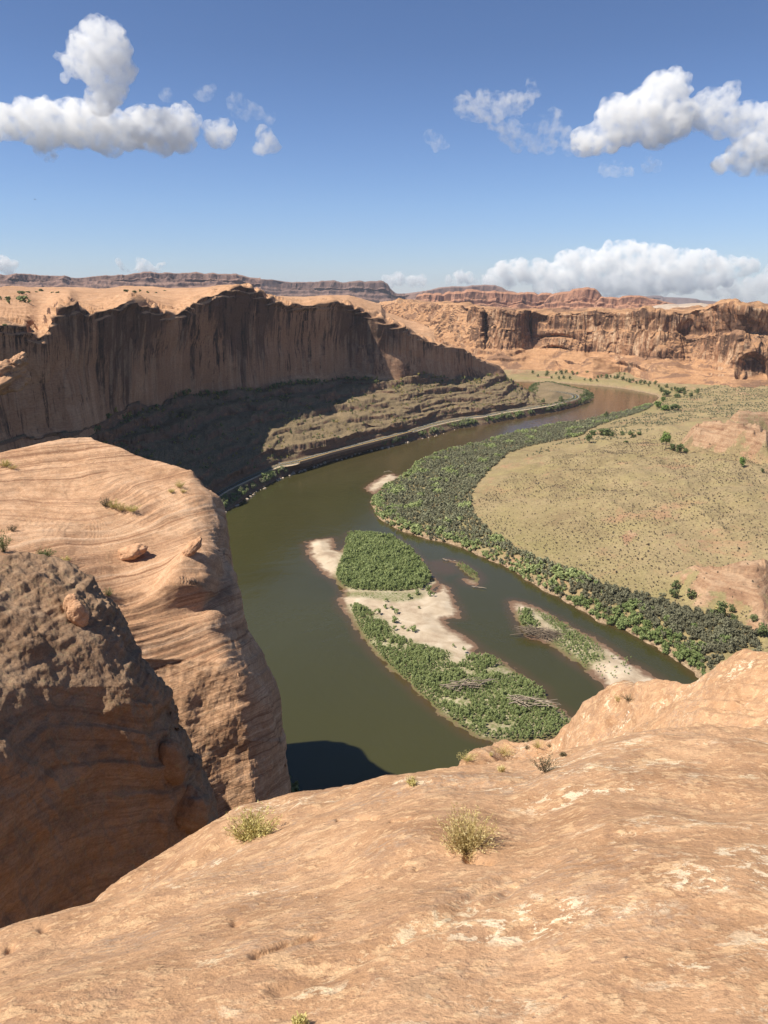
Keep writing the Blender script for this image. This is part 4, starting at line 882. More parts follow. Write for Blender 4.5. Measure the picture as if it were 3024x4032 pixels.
    def trace(pts):
        V = A.reshape(-1, 3) - np.array([0, 0, H]); f = np.maximum(V[:,1]*CP - V[:,2]*SP, .05); u = CX + FOC*V[:,0]/f; v = CY - FOC*(V[:,1]*SP + V[:,2]*CP)/f; out = []
        for x, y in pts:
            i = np.argmin(np.hypot(u-x, v-y) + 1e6*(np.hypot(V[:,0], V[:,1]) > 12)); out.append(A.reshape(-1, 3)[i])
        return np.array(out)
    def line_d(pts):
        P = trace(pts); D = np.full(A.shape[:2], 1e9)
        for a, b in zip(P[:-1], P[1:]):
            e = b-a; t = np.clip(((A-a) @ e)/(e @ e), 0, 1); D = np.minimum(D, np.linalg.norm(A - a - t[..., None]*e, axis=-1))
        return D
    jit = fbm(A/.35, 3)*.10
    LN = line_d([(1100,3905),(1290,3840),(1453,3768),(1600,3690),(1800,3590),(1985,3492),(2130,3412),(2316,3337),(2480,3290)]) + jit
    wl = np.exp(-(LN/.11)**2)*(.55+.6*fbm(A/.7, 2))
    for x, y, r_ in ((2085,3066,.10),(2120,3058,.10),(846,3782,.07),(880,3765,.05),(930,3735,.05),(2349,3015,.12),(2607,3000,.10),(1215,3905,.06),(2950,3060,.10),(1260,3318,.05)):
        e = (A - trace([(x, y)])[0]); e = np.linalg.norm(e*np.array([.7,1.,1.]), axis=-1) + jit*.5; wl = np.maximum(wl, 1.3*np.exp(-(e/r_)**2))
    A[..., 2] -= .022*np.exp(-(LN/.05)**2)
    for pts in ([(40,3745),(110,3700),(172,3662)], [(1640,3425),(1740,3400),(1850,3392),(1930,3400)], [(1330,3230),(1400,3222),(1480,3218)], [(1545,3232),(1610,3226)], [(905,3660),(930,3640)], [(1000,3760),(1100,3720),(1230,3690)]):
        A[..., 2] -= .05*np.exp(-((line_d(pts) + jit*.25)/.022)**2)
    # carve the crack where the straw bush is rooted
    c = np.array(BUSH_AT); dd = (A[...,:2] - c[:2]); al = dd @ np.array([.16,-.99]); ac = dd @ np.array([.99,.16])
    g = np.exp(-(ac/(.018+.05*np.clip(.16-al,0,1)))**2)*sstep(.20,.12,al)*sstep(-.25,-.04,al); A[..., 2] -= .035*g
    o = link('slickrock_ground', grid_mesh('slickrock_ground', A, {'lichen': wl}), M['lookout'], kind='structure')
    return A
BUSH_PX = (1838, 3350)
def _bush():
    y1 = float(icurve(S1, np.array([BUSH_PX[0]]))[0])
    return PR(BUSH_PX[0], BUSH_PX[1], 3.31)
BUSH_AT = _bush()
LOOK = build_lookout()
# ground behind and beneath the viewer, joining the slab, so light and shade stay natural from every side
def build_back():
    # take up the slab's two edge profiles and carry them round behind the viewer into a gently rising bench
    def edge(c):
        r = np.maximum.accumulate(np.hypot(c[:,0], c[:,1]) + np.arange(len(c))*1e-6); return r, c[:,2], math.atan2(np.median(c[:330,0]), np.median(c[:330,1]))
    rR, zR, tR = edge(LOOK[-1]); rL, zL, tL = edge(LOOK[0])
    r = np.concatenate([rR[:330], np.geomspace(rR[330], 90, 70)]); n = 150; t = np.linspace(0, 1, n)
    def az(c, rr, t0): a = np.unwrap(np.arctan2(c[:,0], c[:,1])); rc = np.maximum.accumulate(np.hypot(c[:,0], c[:,1]) + np.arange(len(c))*1e-6); return np.interp(rr, rc, a)
    aR = az(LOOK[-1], r, tR); aL = az(LOOK[0], r, tL) + 2*math.pi
    TH = aR[None]*(1-t[:, None]) + aL[None]*t[:, None]
    kR = sstep(.34, .0, t)[:, None]; kL = sstep(.66, 1.0, t)[:, None]; kB = np.clip(1 - kR - kL, 0, 1)
    back = H - 1.7 + .02*r
    Z = np.interp(r, rR, zR)[None]*kR + np.interp(r, rL, zL)[None]*kL + back[None]*kB
    X = np.sin(TH)*r[None]; Y = np.cos(TH)*r[None]; q = np.stack([X, Y, 0*X], -1)
    Z = Z + kB*(fbm(q/7., 3)*.6*np.clip(r[None]/8, 0, 1) + fbm(q/1.1, 3)*.05*np.clip(r[None]/2, 0, 1))
    P = np.stack([X, Y, Z], -1); P[0, :len(r)] = np.stack([X[0], Y[0], Z[0]], -1)
    cap = np.repeat(np.array([[[0, 0, H-1.66]]]), n, 0); P = np.concatenate([cap, P], 1)[:, :, :]
    link('slickrock_ground', grid_mesh('slickrock_ground', P[::-1].copy()[::-1]), M['lookout'], kind='structure')
build_back()

# ------------------------------------------------------------------ plants
def leafcloud(nf, w, h, leaf, g, upright=.3, clumps=9, low=.12, aspect=1.8):
    """nf small leaf faces gathered in clumps through a crown w wide and h high, base at z = 0"""
    th = g.uniform(0, 2*math.pi, clumps); rr = np.sqrt(g.uniform(0, 1, clumps))*.62; zz = g.uniform(low+.15, .86, clumps)
    rr *= np.sqrt(np.clip(1.15 - (2*zz-1)**2*.8, .2, 1))
    c = np.stack([rr*np.cos(th), rr*np.sin(th), zz], 1)
    k = g.integers(0, clumps, nf); v = g.normal(size=(nf, 3)); v /= np.linalg.norm(v, axis=1, keepdims=True)
    p = c[k] + v*(g.uniform(.3, 1, (nf, 1))**.5)*np.array([.36, .36, .20])*g.uniform(.7, 1.2, (clumps, 1))[k]
    p = np.stack([p[:,0]*w/2, p[:,1]*w/2, np.clip(p[:,2], low*.3, 1.08)*h], 1)
    n = v + g.normal(size=(nf, 3))*.55 + np.array([0, 0, .35]); n /= np.linalg.norm(n, axis=1, keepdims=True)
    a = np.cross(n, g.normal(size=(nf, 3)) + np.array([0, 0, 3*upright])); a /= np.linalg.norm(a, axis=1, keepdims=True) + 1e-9
    up = np.cross(a, n); s = leaf*g.uniform(.6, 1.25, (nf, 1))
    V = np.stack([p - a*s*.5/aspect**.5 - up*s*.5, p + a*s*.5/aspect**.5 - up*s*.45, p + a*s*.32/aspect**.5 + up*s*.5, p - a*s*.4/aspect**.5 + up*s*.55], 1)
    tint = np.clip(.5 + g.normal(size=clumps)*.10, 0, 1)[k] + g.normal(size=nf)*.07
    return V.reshape(-1, 3).astype(np.float32), np.repeat(tint, 4).astype(np.float32)
def plant_mesh(name, V, t, extra=None):
    return raw_mesh(name, V, np.arange(len(V)).reshape(-1, 4), {'tint': t}, smooth=False)
def mass(name, protos, pos, size, mat, tint=None, label=None, cat=None, hs=None):
    """one object for plants nobody could count"""
    n = len(pos); k = rng.integers(0, len(protos), n); rz = rng.uniform(0, 2*math.pi, n)
    tint = np.zeros(n) if tint is None else tint; hs = np.ones(n) if hs is None else hs
    Vs, ts = [], []
    for i, (V, t) in enumerate(protos):
        m = np.where(k == i)[0]
        if not len(m): continue
        c, s = np.cos(rz[m])[:, None], np.sin(rz[m])[:, None]; sz = size[m][:, None]
        X = (V[None,:,0]*c - V[None,:,1]*s)*sz + pos[m,0][:, None]; Y = (V[None,:,0]*s + V[None,:,1]*c)*sz + pos[m,1][:, None]
        Z = V[None,:,2]*sz*hs[m][:, None] + pos[m,2][:, None]
        Vs.append(np.stack([X, Y, Z], -1).reshape(-1, 3)); ts.append((t[None] + tint[m][:, None]).ravel())
    return link(name, plant_mesh(name, np.concatenate(Vs), np.concatenate(ts)), mat, label=label, cat=cat, kind='stuff')
def scatter(poly, step, keep=None, jit=.75):
    lo = poly.min(0); hi = poly.max(0)
    x = np.arange(lo[0], hi[0], step); y = np.arange(lo[1], hi[1], step); X, Y = np.meshgrid(x, y)
    X = X + rng.uniform(-jit, jit, X.shape)*step; Y = Y + rng.uniform(-jit, jit, Y.shape)*step
    m = poly_sdf(poly, X, Y) > 0; p = np.stack([X[m], Y[m]], 1)
    if keep is not None: p = p[keep(p)]
    return p
def q3(p, s): return np.concatenate([p, np.zeros((len(p), 1))], 1)/s
g = np.random.default_rng(11)
BUSH = [leafcloud(200, 1.0, 1.0, .17, g, 1.2, 12, .05, 2.6) for _ in range(5)]          # unit bushes
BUSHS = [leafcloud(84, 1.0, 1.0, .23, g, .4, 9, .05, 1.7) for _ in range(5)]
DOT = [leafcloud(20, 1.0, .7, .34, g, .1, 5, .05, 1.2) for _ in range(4)]
TUFT = [leafcloud(34, 1.0, 1.0, .28, g, .9, 5, .02, 3.0) for _ in range(4)]

# willows on the islands
def willows(poly, step, h0, h1, name, label, z=1.0, seed=0., thin=None, mat='willow', protos=None, wid=.72):
    p = scatter(wpoly(poly, z), step, thin); edge = poly_sdf(wpoly(poly, z), p[:,0], p[:,1])
    f = fbm(q3(p, 9.) + seed, 3); h = (h0 + (h1-h0)*np.clip(.5 + f*.8, 0, 1))*np.clip(.55 + edge/7., .55, 1)*rng.uniform(.6, 1.25, len(p))
    pos = np.concatenate([p, np.full((len(p), 1), z)], 1)
    mass(name, protos or BUSH, pos, h*wid, M[mat], np.clip(f*.35 + rng.normal(size=len(p))*.12, -.45, .45), label, 'bushes', hs=np.full(len(p), 1/wid))
willows(VEG_N, 1.05, 2.1, 3.7, 'willow_thicket', 'tall dense green willow thicket on the upstream half of the large island', seed=1.)
willows(VEG_S, .98, 1.1, 2.4, 'willow_thicket', 'long green willow thicket along the downstream half of the large island', seed=2., thin=lambda p: fbm(q3(p, 12.)+6., 3) > -.42)
willows(VEG_MID, 2.0, .6, 1.3, 'low_greenery', 'sparse low green seedlings on the sand below the tall thicket', seed=3., thin=lambda p: fbm(q3(p, 8.), 3) > -.05)
willows(VEG_B1, 1.3, 1.8, 3.0, 'willow_thicket', 'small green thicket at the upstream tip of the narrow island', seed=4.)
willows(VEG_B2, 1.1, .9, 1.6, 'willow_thicket', 'open rows of young willows along the narrow island', seed=5., thin=lambda p: fbm(q3(p, 6.)+2., 3) > -.30)
willows(T('A4', [(1440,338),(1480,340),(1560,390),(1620,440),(1645,490),(1600,480),(1530,430),(1470,375)]), 1.2, 1.0, 2.0, 'willow_thicket', 'strip of green willows on the tiny islet in midstream', .5, 6.)
willows(T('A7', [(560,20),(700,40),(860,90),(980,110),(860,140),(760,95),(640,60)]), .8, .35, .7, 'bright_grass', 'bright green grass at the downstream foot of the large island', .6, 7., mat='cotton', protos=TUFT, wid=1.1)
# tamarisk belt along the inside of the bend
INNER = T('Z4', [(1640,640),(1610,632),(1540,598),(1480,563),(1400,543),(1340,520),(1290,512),(1230,490),(1180,478),(1130,453),(1080,428),(1030,413),(990,393),(940,368),(900,343),(870,323),(840,298),(810,268),(792,250),(785,225),(788,200),(800,172)]) \
      + T('A2', [(200,835),(300,800),(420,765),(600,740),(700,725),(830,700),(860,660),(960,625),(1080,580),(1200,545),(1330,500),(1400,450)])
OUTER = [p for p in BANK_R if True][2:61]
BELT = np.concatenate([wpoly(OUTER, 2.0)[:-22] if False else wpoly([p for p in BANK_R[:] if p in BANK_R[1:] and p[1] > 1584 or p[0] < 2000 and p[1] > 1590], 2.0), wpoly(INNER, 3.0)[::-1]])
p = scatter(BELT, 1.85, lambda p: (poly_sdf(LAND_R, p[:,0], p[:,1]) > .8) & (fbm(q3(p, 16.)+3., 3) > -.62))
e = poly_sdf(LAND_R, p[:,0], p[:,1]); f = fbm(q3(p, 14.) + 8., 3); rr_ = np.hypot(p[:,0], p[:,1])
zz = ground_z(p[:,0], p[:,1])
isg = (e < 7 + 9*f + rng.normal(size=len(p))*3) | (f > .38 + .25*(rr_ < 330))
near_ = rr_ < 330
h = (1.7 + 1.2*np.clip(f+.4, 0, 1) + near_*.35)*rng.uniform(.6, 1.4, len(p))*np.clip(1.25 - rr_/2200, .7, 1)
pos = np.concatenate([p, zz[:, None] - .1], 1)
tn = np.clip(f*.3 + rng.normal(size=len(p))*.16 - .30*near_, -.45, .45)
for m, nm, mt, lb in ((~isg & ~near_, 'tamarisk_thicket', 'tamarisk', 'wide grey-brown tamarisk belt inside the river bend'), (isg & ~near_, 'riverside_willows', 'willow', 'green willow fringe at the water edge of the tamarisk belt'),
                      (~isg & near_, 'tamarisk_thicket', 'tamarisk', 'near end of the grey tamarisk belt above the undercut bank'), (isg & near_, 'riverside_willows', 'willow', 'green bushes mixed into the near end of the tamarisk belt')):
    mass(nm, BUSH if 'near' in lb else BUSHS, pos[m], h[m]*1.15, M[mt], tn[m], lb, 'bushes', hs=np.full(m.sum(), 1/1.15))
# sagebrush dots and dry tufts on the slope
SAGE = wpoly(T('Z4', [(800,270),(780,230),(790,180),(900,120),(1080,60),(1300,10),(1659,0),(1900,60),(1900,700),(1640,650),(1500,570),(1330,520),(1180,480),(1030,410),(900,340)]), 12.)
def dens(p):
    r = np.hypot(p[:,0], p[:,1]); a = fbm(q3(p, 45.)+4., 3); b = fbm(q3(p, 9.), 2)
    rk = np.zeros(len(p))
    for pl, k in ROCKP[:3]: rk = np.maximum(rk, poly_sdf(pl, p[:,0], p[:,1]))
    return (rng.uniform(0, 1, len(p)) < np.clip(.55 + a*1.0 + b*.3, .12, .97)) & ((rk < 1) | (rng.uniform(0, 1, len(p)) < .22)) & (r < 860)
p = scatter(SAGE, 1.75, dens); z = ground_z(p[:,0], p[:,1]); r_ = np.hypot(p[:,0], p[:,1])
mass('sagebrush', DOT, np.concatenate([p, z[:, None]-.04], 1), np.clip(.62*np.exp(rng.normal(size=len(p))*.32), .35, 1.6), M['sage'], rng.normal(size=len(p))*.2, 'small dark shrubs dotted all over the dry tan slope', 'shrubs')
p = scatter(wpoly(T('A2', [(300,860),(450,780),(850,700),(900,640),(1250,530),(1420,470),(1500,380),(1659,330),(2600,300),(2600,560),(1659,640),(1400,700),(1200,760),(700,800)]), 6.), 3.4, lambda p: fbm(q3(p, 22.)+1., 3) > -.1)
mass('low_scrub', DOT, np.concatenate([p, ground_z(p[:,0], p[:,1])[:, None]-.04], 1), rng.uniform(.9, 2.0, len(p)), M['tamarisk'], rng.normal(size=len(p))*.2 + .2, 'sparse grey-green scrub on the flat beyond the tamarisk belt', 'shrubs')
# brush between the road and the water, and on the ledges over the road
px, RO, RI, WALL, BENCH = LB
w0 = crv(W_LEFT, px, 0.0)
def bank_brush():
    P, hh = [], []
    i = rng.integers(0, len(px), 2600); t = rng.uniform(.12, .80, 2600)
    c = w0[i]*(1-t)[:, None] + RO[i]*t[:, None]; c[:, 2] = 1.2 + 3.2*np.clip(t/.55, 0, 1)
    f = fbm(c/15.*np.array([1,1,0]) + 5., 3); m = (px[i] > 820) & (f > -.18 + .25*(t > .6))
    wallzone = (px[i] > 1180) & (px[i] < 1470) & (t > .42); m &= ~wallzone
    return c[m], (1.3 + 1.5*np.clip(f[m]+.4, 0, 1))*rng.uniform(.7, 1.3, m.sum()), f[m]
c, hh, f = bank_brush(); gr = rng.uniform(0, 1, len(c)) < .55
mass('riverside_brush', BUSHS, c[gr], hh[gr]*1.2, M['willow'], f[gr]*.3 - .1, 'green brush between the road and the water', 'bushes')
mass('riverside_brush', BUSHS, c[~gr], hh[~gr]*1.2, M['tamarisk'], f[~gr]*.3 + .1, 'grey brush mixed in below the road', 'bushes')
_nw = wpoly(NOSE, 0.); p = scatter(_nw, 2.4, lambda p: (lambda s_: (s_ > 1.5) & (s_ < 15) & (fbm(q3(p, 12.)+9., 3) > -.25))(poly_sdf(_nw, p[:,0], p[:,1])))
mass('riverside_brush', BUSHS, np.concatenate([p, (1.0 + np.clip(poly_sdf(_nw, p[:,0], p[:,1])*.45, 0, 4.2))[:, None]], 1), rng.uniform(1.4, 3.2, len(p)), M['green'], rng.normal(size=len(p))*.2, 'green brush round the point where the road turns', 'bushes')
def ledge_brush():
    N = grid_normals(BENCH); ni, nj = BENCH.shape[:2]
    i = rng.integers(0, ni, 9000); j = (34 + (nj-36)*rng.uniform(0, 1, 9000)**.8).astype(int)
    c = BENCH[i, j]; f = fbm(c/20. + 2., 3)
    m = (N[i, j, 2] > .62) & (c[:, 2] > 8.5) & ((f > .10) | (j > nj-9)); m &= rng.uniform(0, 1, len(m)) < .65
    return c[m] - np.array([0, 0, .1]), (.9 + 1.3*rng.uniform(0, 1, m.sum())**2)*(1 + .8*(j[m] > nj-9)), f[m]
c, hh, f = ledge_brush(); gr = rng.uniform(0, 1, len(c)) < .5
mass('ledge_brush', BUSHS, c[gr], hh[gr]*1.2, M['green'], f[gr]*.3, 'dark green brush growing on the ledges above the road', 'bushes')
mass('ledge_brush', BUSHS, c[~gr], hh[~gr], M['drygreen'], f[~gr]*.3 - .3, 'yellowish brush growing on the ledges above the road', 'bushes')

# single trees and shrubs
def tube(pts, radii, sides=7):
    pts = np.asarray(pts, float); n = len(pts); d = np.gradient(pts, axis=0); d /= np.linalg.norm(d, axis=1, keepdims=True)+1e-9
    a = np.cross(d, np.array([.3, .9, .2])); a /= np.linalg.norm(a, axis=1, keepdims=True)+1e-9; b = np.cross(d, a)
    t = np.linspace(0, 2*math.pi, sides, endpoint=False)
    V = pts[:, None] + (np.cos(t)[None, :, None]*a[:, None] + np.sin(t)[None, :, None]*b[:, None])*np.asarray(radii)[:, None, None]
    i = np.arange(n-1)[:, None]*sides; k = np.arange(sides)[None]; k2 = (k+1) % sides
    F = np.stack([i+k, i+k2, i+sides+k2, i+sides+k], -1).reshape(-1, 4)
    return V.reshape(-1, 3), F
def join(parts):
    Vs, Fs, o = [], [], 0
    for V, F in parts: Vs.append(V); Fs.append(F+o); o += len(V)
    return np.concatenate(Vs), np.concatenate(Fs)
def limbs(h, w, r, n, g, fork=.3):
    top = np.array([g.uniform(-.1,.1)*w, g.uniform(-.1,.1)*w, h*.8])
    stem = np.array([top*t + np.array([.05*w*math.sin(3*t), .04*w*math.cos(4*t)-.04*w, 0]) for t in np.linspace(0, 1, 7)])
    parts = [tube(stem, np.linspace(r, r*.25, 7))]
    for k in range(n):
        t = g.uniform(fork, .75); a = g.uniform(0, 2*math.pi); s = top*t
        e = s + np.array([math.cos(a)*w*.38, math.sin(a)*w*.38, h*g.uniform(.15, .35)])
        parts.append(tube([s, (s+e)/2 + np.array([0,0,-.03*h]), e], [r*.5, r*.33, r*.12], 5))
    return join(parts)
def make_tree(name, loc, w, h, leafmat, label, cat='tree', group=None, nf=420, seed=0, trunk=True, leaf=None, low=.3, clumps=14, parent_only=None):
    g = np.random.default_rng(seed+100)
    root = link(name, None, loc=tuple(loc), rot=(0, 0, g.uniform(0, 6.28)), label=label, cat=cat, group=group)
    V, F = limbs(h, w, max(.05, h*.028), 5, g, .15 if low < .2 else .3); link('trunk', raw_mesh('trunk', V, F), M['bark'], root)
    V, t = leafcloud(nf, w, h, leaf or max(.2, w*.11), g, .2, clumps, low); link('crown', plant_mesh('crown', V, t), M[leafmat], root)
    return root
def copy_tree(root, loc, rz, s, label=None):
    r = root.copy(); COL.objects.link(r); r.location = loc; r.rotation_euler = (0, 0, rz); r.scale = s if isinstance(s, tuple) else (s, s, s)
    if label: r['label'] = label
    for ch in list(root.children):
        c = ch.copy(); COL.objects.link(c); c.parent = r
    return r
def on_floor(view, x, y, z0=8.):
    (px_, py_), = T(view, [(x, y)]); z = z0
    for _ in range(6):
        P = PZ(px_, py_, z); z = float(ground_z(np.array([P[0]]), np.array([P[1]]))[0])
    return P[0], P[1], z
make_tree('cottonwood_tree', on_floor('A5', 583, 318, 18), 9.5, 13.5, 'cotton', 'tall open cottonwood with a bare pale trunk beside the red ledges', seed=1, low=.36, nf=520, clumps=12)
for k, (x, y, w, h, lb) in enumerate([(660,335,6,5.5,'dark green bushy tree at the foot of the tall cottonwood'), (730,352,7.5,7,'largest dark green bushy tree beside the tall cottonwood'), (795,358,5,4.2,'low dark green bush at the left end of the red ledges')]):
    make_tree('bushy_tree', on_floor('A5', x, y, 18), w, h, 'green', lb, seed=10+k, low=.06, nf=420)
make_tree('small_tree', on_floor('A5', 1380, 500, 26), 5.5, 6.2, 'cotton', 'lone bright green tree under the overhanging red ledges', seed=20, low=.12)
for k, (v, x, y, w, h, lb) in enumerate([('A6',505,530,4.6,4.6,'upper dark bush of the three at the foot of the pale gully'), ('A6',490,645,5.4,5.2,'lower left dark bush of the three at the foot of the pale gully'), ('A6',710,550,5.0,4.6,'right-hand round bush against the pale rock gully'),
      ('A6',990,610,3.6,3.2,'low bush touching the pale rock above the big juniper'), ('A6',1095,725,6.5,7.0,'largest dark juniper below the pale rock gully'), ('A6',1250,735,4.6,3.6,'dark juniper under the small rock alcove'), ('A6',1200,825,3.4,3.4,'dark rounded bush below the small rock alcove'),
      ('A6',1060,885,5.6,4.6,'yellowish green bush below the largest juniper'), ('A6',1480,940,3.6,3.0,'dark bush at the end of the pale rock slab'), ('A6',1610,1055,5.4,5.4,'dark green bush at the right edge of the photo above the lookout hump'),
      ('A5',225,195,7.5,5.5,'dark spreading tree on the flat left of the tall cottonwood'), ('A5',130,170,5.5,4,'dark round bush left of the spreading tree'), ('A5',300,165,6,2.8,'low dark bush right of the spreading tree'), ('A5',20,180,6,4.5,'dark bush at the end of the scrub line on the flat'),
      ('A5',175,255,4.6,2.8,'lone dark bush on the tan slope left of the tall cottonwood'), ('A5',1280,88,3.8,4.2,'small dark juniper on the upper red ledge'), ('A5',1110,150,4.5,4.5,'leaning dark juniper at the left end of the upper red ledge'), ('A5',995,152,3,2.2,'tiny dark bush left of the upper red ledge'), ('A5',1600,550,3,3,'small green bush at the right end of the overhanging ledges'),
      ('A2',1010,552,6.5,7.5,'dark round tree standing in the tamarisk near the far water edge'), ('A2',870,748,8,7.5,'large dark round tree at the back of the tamarisk belt'), ('A2',712,685,7,5,'dark tree inside the tamarisk belt left of the large round tree'), ('A2',1000,695,16,6,'long dark clump of trees at the back of the tamarisk belt'), ('A2',900,690,9,5,'dark tree between the round tree and the long clump'),
      ('A2',1565,488,14,7,'broad dark clump of trees on the flat beyond the belt'), ('A2',1430,470,11,8,'bright green tree clump at the river edge of the far flat'), ('A2',1490,490,12,6,'dark bushy trees between the bright clump and the broad clump'), ('A2',1475,420,8,6,'dark tree just above the bright green clump'),
      ('A2',1600,345,14,7,'dark bushy trees on the far flat at the right'), ('A2',1495,375,15,9,'big dark tree on the far bank where the river turns'), ('A2',1590,385,10,5,'low dark trees right of the big tree on the far bank')]):
    make_tree('bushy_tree', on_floor(v, x, y, 10), w, h, 'cotton' if 'bright' in lb else ('drygreen' if 'yellowish' in lb else 'green'), lb, seed=30+k, low=.05, nf=360)
proto = make_tree('bushy_tree', on_floor('A2', 1405, 330), 7, 6.5, 'green', 'dark green bushy tree in the line along the far bank below the red cliff', group='trees along the far bank', seed=80, low=.05, nf=260)
proto2 = make_tree('bushy_tree', on_floor('A2', 520, 240), 8, 6.5, 'green', 'dark green bushy tree in the line along the far bank below the red cliff', group='trees along the far bank', seed=81, low=.05, nf=260)
for k, (x, y, s) in enumerate([(410,188,1),(530,198,1),(640,195,1.2),(600,200,.9),(680,230,.9),(730,238,1.0),(770,242,.9),(850,250,1.1),(450,242,.7),(620,265,.9),(660,262,1),(710,268,.8),(560,258,.7),(830,280,.7),(880,284,.8),(930,288,.7),(940,225,.8),(970,222,.7),(1010,272,1.1),(1040,265,.8),
      (1075,272,.9),(1100,280,1.2),(1140,288,1.1),(1170,298,.9),(1200,304,1.0),(1225,300,.8),(1250,312,.8),(1285,320,1.0),(1320,318,.9),(1350,335,.8),(1360,320,.8),(1440,305,.7),(1500,306,.9),(1540,330,.9),(1460,345,1.0),(1570,325,.8),(1640,335,1.1),(1285,210,.6),(1410,215,.7),(1620,232,.8),(1480,222,.6),
      (1120,195,.6),(1160,190,.6),(910,230,.5),(1008,212,.5),(1650,370,1.0),(1700,380,1.1),(1750,360,1.1)]):
    copy_tree(proto if k % 2 else proto2, on_floor('A2', x, y), k*1.3, s*(.85 + .3*((k*37) % 10)/10))
# two trees on the point where the road turns
def at_road(view, x, y, z): (a, b), = T(view, [(x, y)]); return tuple(PZ(a, b, z))
for x, y, w, h, z, lb in ((655,325,8,7,4,'larger dark round tree behind the bend of the road on the point'), (712,335,6,4.5,4,'smaller dark round bush behind the bend of the road on the point'), (770,358,5,5,4,'small dark tree beside the road at the tip of the point'), (640,415,7,7,7,'dark bushy tree below the low cliff inside the road bend'), (490,430,6,6,8,'dark green tree at the foot of the last cliff beside the road')):
    make_tree('bushy_tree', at_road('A2', x, y, z), w, h, 'green', lb, seed=int(x), low=.05, nf=320)

# ------------------------------------------------------------------ near bank under the cliff and an unseen ridge shaped to shade it
def build_near_bank():
    sh = wpoly([(900,2780),(1000,2900),(1090,3010),(1136,3062),(1170,3112),(1215,3160),(1260,3192),(1400,3270),(1700,3420),(2000,3600)])
    n = 90; t = np.linspace(0, 1, n); d = np.concatenate([[0], np.cumsum(np.linalg.norm(np.diff(sh, axis=0), axis=1))]); d /= d[-1]
    base = np.stack([np.interp(t, d, sh[:,0]), np.interp(t, d, sh[:,1])], 1)
    inw = np.array([-.62, -.78]); off = [-6, 0, 3, 8, 13, 14, 22, 26, 60]; zz = [-2.5, -.2, 1.5, 3.2, 4.6, 5.0, 5.0, 6, 26]
    P = np.stack([np.concatenate([base + inw*o, np.full((n, 1), z)], 1) for o, z in zip(off, zz)], 1)
    P = np.repeat(P, 1, 1); P[..., :2] += (fbm(P/7., 3)*.8)[..., None]; P[:, :5, 2] += fbm(P[:, :5]/4., 3)*.5
    link('river_bank', grid_mesh('river_bank', P), M['ledge'], kind='structure')
    a, b = base + inw*14, base + inw*22
    for o0, o1, nm, m, dz in ((14.2, 21.8, 'road', 'asphalt', .03), (14.6, 14.78, 'road_marking', 'paint', .045)):
        Q = np.stack([np.concatenate([base + inw*o0, np.full((n,1), 5.0+dz)], 1), np.concatenate([base + inw*o1, np.full((n,1), 5.0+dz)], 1)], 1)
        Q[..., 2] += .12; link(nm, grid_mesh(nm, Q), M[m], kind='structure')
    k = rng.integers(0, n, 240); o = rng.uniform(1, 12, 240); c = np.concatenate([base[k] + inw*o[:, None], (1.0 + o*.27)[:, None]], 1)
    mass('riverside_brush', BUSHS, c, rng.uniform(1.5, 3.4, 240), M['green'], rng.normal(size=240)*.15, 'dark shaded brush on the near bank right of the tall fin', 'bushes')
build_near_bank()
def build_shadow_ridge():
    out = T('Z4', [(-60,940),(120,925),(245,925),(300,914),(360,909),(420,911),(462,924),(478,944),(490,972),(530,994),(565,1009),(592,1032),(630,1066),(700,1130),(640,1260),(420,1330),(200,1330),(0,1250),(-160,1080)])
    w = wpoly(out); hz = np.interp(w[:,0], [-90, -40, -10, 6, 20], [89, 89, 89, 86, 82])
    d = np.linalg.norm(np.roll(w, -1, 0)-w, axis=1); cum = np.concatenate([[0], np.cumsum(d)]); t = np.linspace(0, cum[-1], 260, endpoint=False)
    W_ = np.vstack([w, w[:1]]); hh = np.append(hz, hz[0])
    ring = np.stack([np.interp(t, cum, W_[:,0]), np.interp(t, cum, W_[:,1]), np.interp(t, cum, hh)], 1)
    ring[:, :2] += (SUN_DIR[:2]/SUN_DIR[2])[None]*ring[:, 2:3]; c = ring.mean(0)
    lev = [(1.10, 5.), (1.07, 45.), (1.03, 78.)]; rows = []
    for s_, z in lev:
        Q = ring.copy(); Q[:, :2] = c[:2] + (ring[:, :2]-c[:2])*s_; Q[:, 2] = z; rows.append(Q)
    rows.append(ring)
    for s_, dz in ((.93, 1.5), (.7, 2.2), (.4, 2.6), (.02, 2.8)):
        Q = ring.copy(); Q[:, :2] = c[:2] + (ring[:, :2]-c[:2])*s_; Q[:, 2] += dz; rows.append(Q)
    P = np.stack(rows, 1); P = np.concatenate([P, P[:1]], 0)
    fine = []
    for k in range(P.shape[1]-1):
        for t_ in np.linspace(0, 1, 9, endpoint=False): fine.append(P[:, k]*(1-t_) + P[:, k+1]*t_)
    P = np.stack(fine + [P[:, -1]], 1); P = P + grid_normals(P)*(fbm(P/9., 4)*1.1)[..., None]; P[-1] = P[0]
    link('hill', grid_mesh('hill', P), M['fin'], kind='structure')  # unseen rock mass added to cast the river shadow, cut from its outline
build_shadow_ridge()

